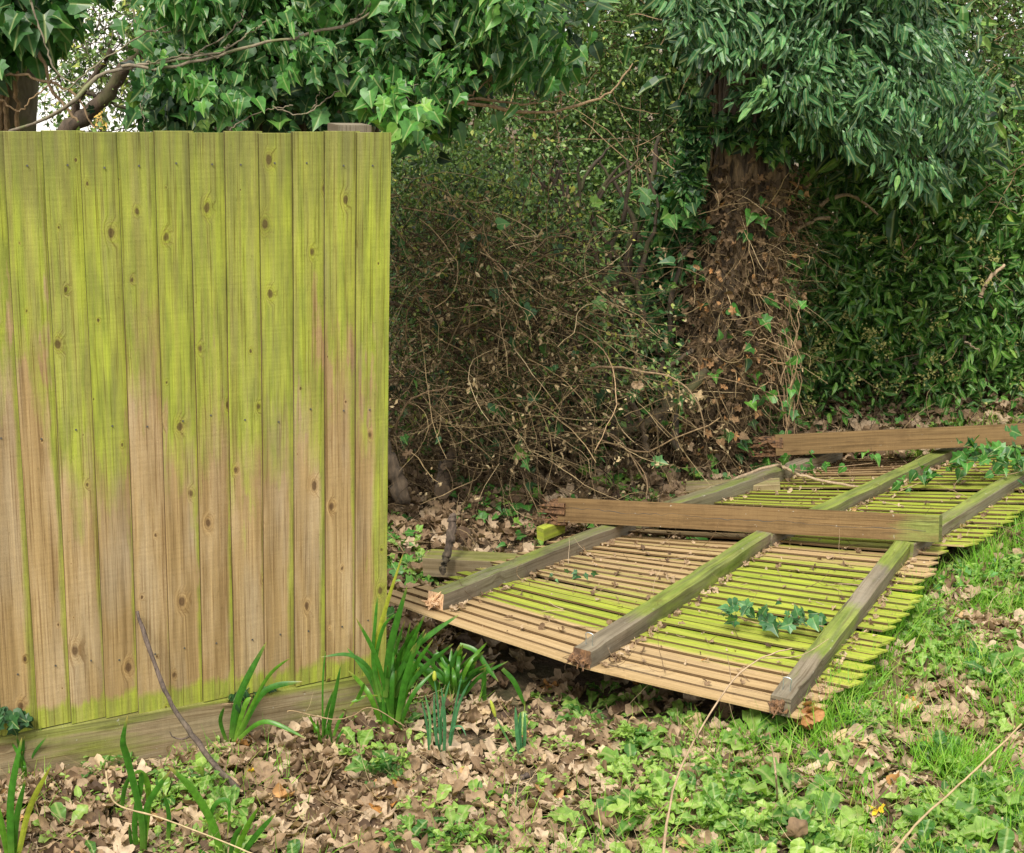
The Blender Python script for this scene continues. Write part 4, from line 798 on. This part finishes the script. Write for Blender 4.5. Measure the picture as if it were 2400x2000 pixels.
clump('iris_clump', 'strap leaved clump with wide arching leaves beside the leaning stick', (478, 1522), [([(474, 1525), (490, 1430), (547, 1316)], .026, .25), ([(485, 1522), (540, 1420), (620, 1398)], .022, .3), ([(480, 1522), (545, 1395), (594, 1350)], .012), ([(490, 1515), (545, 1480), (628, 1515)], .016, .7), ([(465, 1522), (452, 1480), (460, 1450)], .014), ([(478, 1522), (500, 1450), (515, 1430)], .022, .9), ([(490, 1520), (520, 1490), (560, 1478)], .01, .99)], m_iris, dY=-.07, group=GI)
clump('iris_clump', 'small upright strap leaved clump before the right end of the gravel board', (668, 1535), [([(665, 1537), (680, 1460), (699, 1364)], .017), ([(662, 1537), (662, 1400), (668, 1335)], .006), ([(660, 1537), (668, 1470), (684, 1415)], .012), ([(684, 1510), (695, 1480), (706, 1460)], .012)], m_iris, extra=6, ex_h=80, spread=35, wd=.01, group=GI)
clump('iris_clump', 'biggest strap leaved clump at the right foot of the standing fence', (800, 1505), [([(775, 1430), (757, 1372), (715, 1343), (658, 1348)], .015, .3), ([(782, 1430), (770, 1340), (790, 1250), (827, 1135)], .016, .98), ([(790, 1430), (800, 1330), (835, 1202)], .026, .2), ([(800, 1420), (850, 1330), (942, 1260)], .022, .35), ([(815, 1480), (830, 1400), (854, 1318)], .024, .5), ([(805, 1530), (802, 1440), (812, 1375)], .022, .85), ([(795, 1530), (788, 1470), (784, 1400)], .013, .5), ([(790, 1440), (770, 1370), (785, 1290), (810, 1260)], .014, .6),
      ([(780, 1440), (765, 1360), (770, 1270), (775, 1220)], .012, .4), ([(810, 1430), (840, 1350), (872, 1290)], .02, .1), ([(820, 1430), (870, 1370), (930, 1320)], .018, .05), ([(748, 1428), (735, 1435), (720, 1440)], .01, .9), ([(730, 1440), (740, 1420), (748, 1400)], .014, .7), ([(718, 1448), (745, 1428), (810, 1428)], .006, .95)], m_iris, dY=-.03, extra=17, ex_h=240, spread=85, wd=.022, group=GI)
clump('iris_clump', 'dark strap leaved clump in shade under the lifted edge of the nearest fallen panel', (925, 1440), [([(905, 1440), (920, 1380), (943, 1322)], .02, .1), ([(943, 1322), (975, 1335), (1000, 1370), (1022, 1398)], .02, .6), ([(995, 1448), (992, 1410), (995, 1370)], .02, .4), ([(1030, 1372), (1055, 1400), (1078, 1452)], .02, .5), ([(888, 1370), (892, 1345), (910, 1340)], .014, .3), ([(950, 1390), (960, 1360), (972, 1345)], .016, .9)], m_iris, extra=30, ex_h=125, spread=110, wd=.022, group=GI)
GD = 'daffodil plants in bud'
D1 = clump('daffodil', 'grey green daffodil clump with several narrow leaves right of the biggest strap clump', (908, 1558), [([(905, 1560), (898, 1450), (891, 1395)], .007, .2), ([(915, 1560), (930, 1470), (947, 1385)], .008), ([(918, 1558), (940, 1450), (965, 1395)], .010), ([(905, 1560), (905, 1470), (922, 1397)], .010), ([(880, 1548), (882, 1480), (872, 1426)], .009), ([(880, 1548), (876, 1490), (865, 1437)], .008), ([(900, 1560), (892, 1490), (890, 1420)], .010), ([(910, 1560), (912, 1480), (905, 1410)], .012), ([(922, 1555), (925, 1500), (945, 1490), (956, 1510)], .006), ([(900, 1540), (895, 1500), (905, 1492), (909, 1495)], .007)], m_daff, group=GD)
D2 = clump('daffodil', 'small daffodil with two upright leaves and one leaning stem', (1068, 1560), [([(1066, 1560), (1060, 1500), (1057, 1450)], .014, .5), ([(1072, 1560), (1076, 1510), (1076, 1462)], .013, .6), ([(1069, 1560), (1066, 1500), (1068, 1460)], .012, .2), ([(1064, 1560), (1040, 1515), (1016, 1470)], .007, .9)], m_daff, group=GD)
for T, a, b in ((D1, (891, 1397), (891, 1376)), (D2, (1016, 1470), (1006, 1436))):
    Y = T.location[1]; P = smoothpath([atY(*a, Y), atY((a[0]+b[0])/2, (a[1]+b[1])/2, Y), atY(*b, Y)], 10); mesh('bud', tubes(P, .0062*np.sin(np.linspace(.3, 3.0, 10))**.7, 7), m_yel, T, True)

# ------------------------------------------------------------------ weeds
def rosette(label, base, n, size, name='broad_leaved_weed', upness=.6, tm=SPOON, mat=m_weed, group='broad leaved weeds in the grass'):
    g = onG(*base); a = np.linspace(0, 2*np.pi, n, endpoint=False)+rnd(-.3, .3, n); el = rnd(.15, .9, n)*upness
    d = np.stack([np.cos(a)*np.cos(el), np.sin(a)*np.cos(el), np.sin(el)], -1); nn = np.stack([-np.cos(a)*np.sin(el), -np.sin(a)*np.sin(el), np.cos(el)], -1)
    o = mesh(name, scatter(tm, g+d*.01+R_.randn(n, 3)*.008, frames(nn+R_.randn(n, 3)*.15, d), size*rnd(.6, 1.1, n)), mat, None, True)
    me = o.data; V = np.array([v.co for v in me.vertices])-g; me.vertices.foreach_set('co', V.astype(np.float32).ravel()); o.location = tuple(g); tag(o, label, 'weed', group)
W = [('dark weed rosette in the shade right of the daffodil with two leaves', (1130, 1440), 10, .08), ('shaded weed under the panel edge, left of the weed half in shade', (1215, 1462), 12, .09), ('small shaded weed under the lifted panel edge, nearest the middle rail end', (1240, 1425), 9, .07), ('low weed under the panel edge, right of the middle rail end', (1400, 1478), 10, .08),
     ('large broad leaved dock plant in the grass at the right, nearest the right edge', (2015, 1385), 15, .15), ('broad leaved weed at the very bottom right of centre, under a dry leaf', (1690, 1715), 16, .15),
     ('weed with long upright pointed leaves just below the end of the right rail', (1545, 1530), 13, .14), ('broad leaved weed below the middle of the lifted panel edge, half in its shade', (1310, 1452), 13, .10),
     ('bright weed rosette below the weed in the panel shade, among dead leaves', (1290, 1590), 15, .11), ('broad leaved weed directly left of the brown dry stem', (1400, 1590), 12, .12), ('small light green weed beside the bottom left strap leaved clump', (132, 1715), 12, .085),
     ('single small spoon leaved weed standing alone in dead leaves', (972, 1655), 4, .09), ('pale green weed cut by the bottom edge between the strap clumps and centre', (925, 1725), 9, .10), ('large leaved weed right of the straw at the bottom', (1620, 1655), 10, .16),
     ('broad leaved weed left of the straw, low at bottom centre', (1330, 1690), 14, .11), ('weed with wide leaves at the bottom edge left of the dry brown stem', (1220, 1700), 12, .11), ('weed rosette right of the upright brown stalk', (1735, 1600), 11, .12),
     ('dock plant in the grass halfway between the orange leaves and the right edge', (1850, 1400), 12, .10), ('broad weed at the bottom right near the corner', (2060, 1650), 11, .13), ('weed in the lower right corner cut by the bottom edge', (1930, 1730), 14, .14),
     ('green weed on the bank right of the cut end of the middle fallen post', (1960, 1120), 10, .11), ('green weed on the bank close to the right edge, below the trailing ivy', (2060, 1120), 9, .10)]
for l, b, n, s in W: rosette(l, b, n, s)

# scattered ground plants, grass, litter -------------------------------------------------
def gpts(n, xr, yr, dens):
    out = []
    while sum(map(len, out)) < n:
        x = rnd(*xr, n*2); y = rnd(*yr, n*2); k = R_.rand(n*2) < dens(x, y); out.append(np.stack([x, y], -1)[k])
    return np.concatenate(out)[:n]
def side(P, A, B): return (B[0]-A[0])*(P[:, 1]-A[1])-(B[1]-A[1])*(P[:, 0]-A[0])
def on_panel(x, y):
    P = np.stack([x, y], -1); res = np.zeros(len(x), bool)
    for S in (S1, S2):
        c = [S(-.2, 0), S(2.25, 0), S(2.25, 1), S(-.2, 1)]; ins = np.ones(len(x), bool)
        for i in range(4): ins &= side(P, c[i], c[(i+1) % 4]) > 0
        res |= ins
    return res
def behind_fence(x, y):
    d = (x-P0[0])*FN[0]+(y-P0[1])*FN[1]; return (d < .045) & (d > -.1) & (x < P0[0]+FD[0]*PE*11)
def ns(x, y, f, s): return .5+.25*np.sin(x*f+s)*np.sin(y*f*1.3+s*2)+.25*np.sin(x*f*2.3+y*f+s*3)
def clearz(x, y): return ~(on_panel(x, y) | behind_fence(x, y))
def rightside(x, y): return sst(-.05, .85, x-.42*(y-3.2)-.0)*sst(8, 7.6, y)        # grassy bank on the right
def place(q, dz=0.): return np.c_[q, gh(q[:, 0], q[:, 1])+dz]
# dead leaves
def dl(x, y): return clearz(x, y)*(1-.5*rightside(x, y))*(.6+.6*(ns(x, y, 4, 1)))*.9*np.where((x > .3) & (y < 3.5), .6, 1)*np.where(ns(x, y, 2.3, 9) < .3, .45, 1)
q = gpts(14500, (-2.0, 2.9), (2.75, 5.2), dl); n_ = len(q); p = place(q, 0)+np.c_[np.zeros((n_, 2)), rnd(.003, .03, n_)]
mesh_l = scatter(DEAD, p, frames(V3(0, 0, 1)+R_.randn(n_, 3)*.24, R_.randn(n_, 3)*[1, 1, .2]), .022+.085*R_.rand(n_)**1.3)
q = gpts(5400, (-1.2, 3.2), (4.9, 8.2), lambda x, y: clearz(x, y)*.8); n2 = len(q); p = place(q, 0)+np.c_[np.zeros((n2, 2)), rnd(.004, .06, n2)]
mesh_l += scatter(DEAD, p, frames(V3(0, -.2, 1)+R_.randn(n2, 3)*.5, R_.randn(n2, 3)*[1, 1, .3]), rnd(.04, .115, n2), r=rnd(0, .85, n2))
q = gpts(420, (-.4, 2.2), (4, 5.2), lambda x, y: on_panel(x, y)*1.); p = place(q, .02); mesh_l += scatter(DEAD, p, frames(V3(0, 0, 1)+R_.randn(420, 3)*.3, R_.randn(420, 3)*[1, 1, .2]), rnd(.05, .1, 420))
tag(mesh('leaf_litter', mesh_l, m_dead, None, True), 'brown curled dead leaves carpeting the ground', 'leaf litter', kind='stuff')
# leaf crumbs and twiglets on the litter
q = gpts(9000, (-2, 3.2), (2.75, 8), lambda x, y: clearz(x, y)*np.where(y < 5, 1, .6)); n_ = len(q); p = place(q, .02)
P, rr = twigs(p, R_.randn(n_, 3)*[1, 1, .12], rnd(.03, .18, n_), rnd(.0006, .0016, n_), 5, .5); tag(mesh('dry_stalks', tubes(P, rr, 3), m_straw), 'thin dry stalks and twiglets strewn over the dead leaves', 'dry stalks', kind='stuff')
# debris on fallen panels
dp = []
for S, nn_ in ((S1, 420), (S2, 420)):
    a = rnd(-.1, 2.2, nn_); t = rnd(0.02, 1, nn_); k = R_.rand(nn_) < .5; a = np.where(k, np.round(a).clip(0, 2)+rnd(.06, .1, nn_)*1.2, a)
    dp += [S(i, j)+up(.018) for i, j in zip(a, t)]
dp = np.array(dp); n_ = len(dp); pl = scatter(DEAD+BOX, dp, frames(V3(0, 0, 1)+R_.randn(n_, 3)*.4, R_.randn(n_, 3)), rnd(.008, .034, n_))
a = rnd(0, 2.2, 260); t = rnd(0, 1, 260); b = np.array([(S1 if i % 2 else S2)(x, y)+up(.02) for i, (x, y) in enumerate(zip(a, t))]); P, rr = twigs(b, R_.randn(260, 3)*[1, 1, .1], rnd(.03, .2, 260), rnd(.0007, .0018, 260), 6, .8); pl += tubes(P, rr, 3)
tag(mesh('leaf_debris', pl, m_dead), 'small dry leaf crumbs and twiglets lying on the fallen boards and along the rails', 'debris', kind='stuff')
# grass
def gd(x, y): return clearz(x, y)*rightside(x, y)*np.clip(ns(x, y, 5, 4)*1.6-.45, 0.03, 1)
q = gpts(24000, (-.3, 3.4), (2.75, 7.4), gd); n_ = len(q); d = R_.randn(n_, 3)*.55+V3(0, 0, 1)
gl = scatter(BLADE, place(q), frames(R_.randn(n_, 3), d), np.c_[rnd(.05, .13, n_), rnd(.035, .11, n_), rnd(.05, .1, n_)])
q = gpts(1900, (-1.9, .8), (2.75, 4.5), lambda x, y: clearz(x, y)*np.clip(ns(x, y, 4, 2)*2-1, .05, 1)); n_ = len(q)
gl += scatter(BLADE, place(q), frames(R_.randn(n_, 3), R_.randn(n_, 3)*.6+V3(0, 0, 1)), np.c_[rnd(.05, .1, n_), rnd(.04, .1, n_), rnd(.05, .1, n_)])
tag(mesh('grass', gl, m_grass), 'short bright green grass on the bank at right', 'grass', kind='stuff')
for lb, b, n, s in (('lush bright green grass tuft at the right edge, lower down', (1960, 1590), 420, .12), ('bright grass tuft beside the boards at upper right of the bank', (2040, 1260), 330, .09), ('bright fine grass tuft near the right edge in the middle of the bank', (2090, 1470), 260, .09)):
    g = onG(*b); off = R_.randn(n, 3)*[.07, .05, 0]; p = g+off; p[:, 2] = gh(p[:, 0], p[:, 1]); o = mesh('grass_tuft', scatter(BLADE, p, frames(R_.randn(n, 3), off*4+R_.randn(n, 3)*.3+V3(0, 0, 1)), np.c_[rnd(.08, .12, n), s*rnd(.6, 1.1, n), rnd(.05, .1, n)], rnd(0, .8, n)), m_grass)
    tag(o, lb, 'grass tuft', 'grass tufts on the bank')
ec = [S_(a_, t_) for S_, a_ in ((S1, 2.13), (S2, 2.33)) for t_ in np.linspace(0, .95, 30)]; ec = np.array(ec); ix = R_.randint(0, len(ec), 2600); q = ec[ix][:, :2]+np.abs(R_.randn(2600, 1))*.05*[[.9, -.3]]+R_.randn(2600, 2)*.02; n_ = len(q)
tag(mesh('edge_grass', scatter(BLADE, place(q, .02), frames(R_.randn(n_, 3), R_.randn(n_, 3)*.5+V3(-.25, 0, 1)), np.c_[rnd(.05, .12, n_), rnd(.05, .15, n_), rnd(.05, .1, n_)], rnd(0, .9, n_)), m_grass), 'grass growing up along the right ends of the fallen boards', 'grass', kind='stuff')
# small-leaved ground cover
def cd_(x, y): return clearz(x, y)*(.05+.95*np.clip(ns(x, y, 3.9, 7)*2.6-1.0, 0, 1))*(.22+.78*rightside(x, y)+.42*sst(3.7, 3.1, y)*sst(-1.2, .1, x))*np.where(y > 5.5, .35, 1)
q = gpts(2050, (-1.9, 3.3), (2.75, 7.6), cd_); cl = []
for x, y in q:
    n = R_.randint(5, 14); a = rnd(0, 2*np.pi, n); el = rnd(.1, .9, n); d = np.stack([np.cos(a)*np.cos(el), np.sin(a)*np.cos(el), np.sin(el)], -1); g = V3(x, y, float(gh(x, y))+.012); s = rnd(.025, .05) if R_.rand() < .5 else rnd(.05, .095)
    nn = np.stack([-np.cos(a)*np.sin(el), -np.sin(a)*np.sin(el), np.cos(el)], -1); cl += scatter(OVAL if s < .05 else SPOON, g+d*rnd(0, .03, (n, 1)), frames(nn+R_.randn(n, 3)*.25, d), s*rnd(.6, 1.1, n), r=np.clip(rnd(.0, 1)+.15*R_.randn(n), 0, 1))
tag(mesh('ground_cover', cl, m_weed), 'small leaved green weeds creeping through the dead leaves', 'ground cover', kind='stuff')
# cleavers / chickweed: whorls of tiny leaves
q = gpts(480, (-1.7, 2.6), (2.8, 5), lambda x, y: clearz(x, y)*np.clip(ns(x, y, 3.7, 3)*2-.9, .04, 1)); q = np.repeat(q, 26, 0)+R_.randn(480*26, 2)*.035; n_ = len(q); p = place(q, 0)+np.c_[np.zeros((n_, 2)), rnd(.005, .05, n_)]
tag(mesh('chickweed', scatter(OVAL, p, frames(V3(0, 0, 1)+R_.randn(n_, 3)*.4, R_.randn(n_, 3)*[1, 1, .3]), rnd(.010, .022, n_), r=rnd(.4, 1, n_)), m_weed), 'tiny leaved chickweed patches in the foreground litter', 'chickweed', kind='stuff')
# ivy creeping over the back litter
q = gpts(420, (-.6, 2.6), (4.9, 7.6), lambda x, y: clearz(x, y)*np.clip(ns(x, y, 4, 5)*1.8-.7, .05, 1)); n_ = len(q); p = place(q, .05)
tag(mesh('creeping_ivy', scatter(IVY, p, frames(V3(0, -.5, 1)+R_.randn(n_, 3)*.4, R_.randn(n_, 3)*[1, 1, .3]), rnd(.035, .065, n_), r=rnd(.5, 1, n_)), m_ivy), 'green ivy leaves creeping over the litter behind the fallen fence', 'ivy', kind='stuff')
q = gpts(1700, (-.8, 2.6), (5.2, 8), lambda x, y: clearz(x, y)*1.); n_ = len(q); P, rr = twigs(place(q, .01), R_.randn(n_, 3)*[1, .8, .4]+V3(0, 0, .35), rnd(.1, .5, n_), rnd(.001, .0028, n_), 9, 1.2, .9)
tag(mesh('brushwood', tubes(P, rr, 3), m_twig2), 'thin brown brushwood tangled over the litter at the foot of the shrubs', 'brushwood', kind='stuff')

# ivy sprigs
def sprig(label, pts, nl, size, mat=m_ivy, r=(.3, .8), spread=.03):
    P = smoothpath(pts, 20); T = thing('ivy_sprig', tuple(P[0]), label, 'ivy', 'ivy sprigs on the fallen fence'); mesh('stem', tubes(P, np.full(20, .0018), 4), m_twig, T)
    ix = R_.randint(0, 20, nl); p = P[ix]+np.abs(R_.randn(nl, 3))*[spread, spread, spread]*np.where(R_.rand(nl, 1) < .5, [[1, 1, 1]], [[-1, -1, 1]])
    mesh('leaves', leaves(IVY, p, R_.randn(nl, 3)*.05, size, down=.2, up=.9, cam=.6, r=rnd(*r, nl)), mat, T)
sprig('ivy sprig lying on the green boards between the middle and right rails', [atZ(1505, 1262, .26), atZ(1540, 1275, .25), atZ(1590, 1285, .25), atZ(1640, 1280, .26), atZ(1690, 1285, .26)], 40, .034, m_canopy)
sprig('small ivy sprig on the boards between the left and middle rails', [atZ(1130, 1188, .17), atZ(1165, 1195, .16), atZ(1210, 1205, .17)], 9, .03, m_canopy)
sprig('ivy trail draped over the far boards next to the right edge', [atZ(1840, 1010, .2), atZ(1900, 985, .24), atZ(1970, 960, .27), atZ(2050, 975, .3), atZ(2120, 960, .33)], 60, .04, m_ivy, (.2, .8), .05)
sprig('leafy ivy trail hanging over the right rail at the far right edge', [atZ(2000, 945, .3), atZ(2060, 935, .34), atZ(2130, 990, .34), atZ(2160, 960, .36)], 60, .048, m_ivy, (.1, .8), .06)
sprig('ivy strand with a few leaves crossing the far left rail', [atZ(1590, 945, .16), atZ(1640, 965, .16), atZ(1700, 960, .15), atZ(1790, 950, .17)], 16, .045, m_ivy, (.4, .9), .04)
sprig('ivy strand climbing the top of the gravel board behind the leaning stick', [fenceY(455, 1445), fenceY(500, 1440), fenceY(545, 1420)], 14, .035, m_ivyd, (.2, .7), .02)
sprig('dark ivy bunch at the left end of the gravel board', [fenceY(-10, 1480), fenceY(15, 1478), fenceY(40, 1490)], 22, .035, m_ivyd, (.1, .6), .02)

# curled orange leaves, yellow leaf, single pale leaf
def one(name, label, pos, size, mat, k, n=1, sp=0., cat='leaf'):
    p = np.repeat(pos[None], n, 0)+R_.randn(n, 3)*sp; o = mesh(name, scatter([DEAD[k]], p, frames(V3(-.2, -.6, .7)+R_.randn(n, 3)*.5, R_.randn(n, 3)), np.full(n, size)), mat, None, True); tag(o, label, cat)
one('curled_leaf', 'curled orange dead leaves heaped at the near end of the right rail', atZ(1665, 1462, .21), .06, m_orange, 3, 9, .02)
one('yellow_leaf', 'single yellow leaf on dead leaves right of the leaning stick', onG(517, 1582, .03), .035, m_yleaf, 5)
one('yellow_leaf', 'yellow leaf among green weeds at the bottom right', onG(1800, 1660, .04), .05, m_yleaf, 4)
one('dry_leaf', 'pale tan pointed dry leaf resting on the weed at the bottom right', onG(1632, 1712, .08), .10, m_dead, 9)
o = mesh('pale_stone', [dict(V=atY(1335, 588, 8.2)+np.array([[math.cos(a)*math.cos(b)*.16, math.sin(a)*math.cos(b)*.12, math.sin(b)*.09*(1+.15*math.sin(3*a))] for b in np.linspace(-1.5, 1.5, 9) for a in np.linspace(0, 2*np.pi, 14, endpoint=False)]), F=np.array([[i*14+j, i*14+(j+1) % 14, (i+1)*14+(j+1) % 14, (i+1)*14+j] for i in range(8) for j in range(14)]))], m_stone, None, True)

# ------------------------------------------------------------------ white building far behind the gap, with its little gilt sign
def box(c, s): 
    c = np.array(c, float); s = np.array(s, float)/2; V = np.array([c+s*[i, j, k] for i in (-1, 1) for j in (-1, 1) for k in (-1, 1)]); return dict(V=V, F=np.array([[0, 1, 3, 2], [4, 6, 7, 5], [0, 4, 5, 1], [2, 3, 7, 6], [0, 2, 6, 4], [1, 5, 7, 3]]))
HY = 24.
H = thing('white_house', (-8, HY+2, 0), 'white rendered house wall seen far off through the gap at upper left', 'house')
mesh('wall', [box((-8, HY+2, 2.4), (9, 4, 5.2))], m_wall, H)
V = np.array([[-12.7, HY-.2, 5.0], [-3.3, HY-.2, 5.0], [-3.3, HY+4.2, 5.0], [-12.7, HY+4.2, 5.0], [-12.7, HY+2, 7.2], [-3.3, HY+2, 7.2]]); mesh('roof', [dict(V=V, F=np.array([[0, 1, 5, 4], [2, 3, 4, 5]])), dict(V=V, F=np.array([[0, 4, 3], [1, 2, 5]])), dict(V=V, F=np.array([[0, 3, 2, 1]]))], m_roof, H)
sg = atY(206, 250, HY-2); S_ = thing('sign', (sg[0], sg[1], 0), 'small gilt sign with a round emblem above its plate, seen through the gap', 'sign')
mesh('plate', [box((sg[0], sg[1], sg[2]-.02), (.20, .04, .17))], m_gold, S_)
th = np.linspace(0, 2*np.pi, 20, endpoint=False); c = atY(204, 238, HY-2.0)
def disc(c, r, t, dy): ring = c+np.stack([r*np.cos(th), np.full(20, dy), r*np.sin(th)], -1); return [dict(V=np.vstack([ring, ring+V3(0, t, 0)]), F=np.array([[j, (j+1) % 20, (j+1) % 20+20, j+20] for j in range(20)])), dict(V=ring, F=np.array([list(range(20))]))]
mesh('emblem_ring', disc(c, .105, .03, 0), m_dark, S_); e = mesh('emblem', disc(c, .085, .03, -.012), m_gold, S_)
mesh('lettering', [box((sg[0]+x, sg[1]-.024, sg[2]), (.012, .004, .05)) for x in np.linspace(-.07, .07, 7)]+[box((sg[0], sg[1]-.024, sg[2]-.07), (.17, .004, .015)), box((sg[0], sg[1]-.024, sg[2]+.045), (.17, .004, .01))], m_dark, S_)
mesh('sign_post', [box((sg[0], sg[1]+.05, sg[2]/2-.1), (.05, .05, max(.3, sg[2]+.1)))], m_dark, S_)
tag(o, 'pale rounded stone seen between the bare stems and the thick trunk', 'stone')
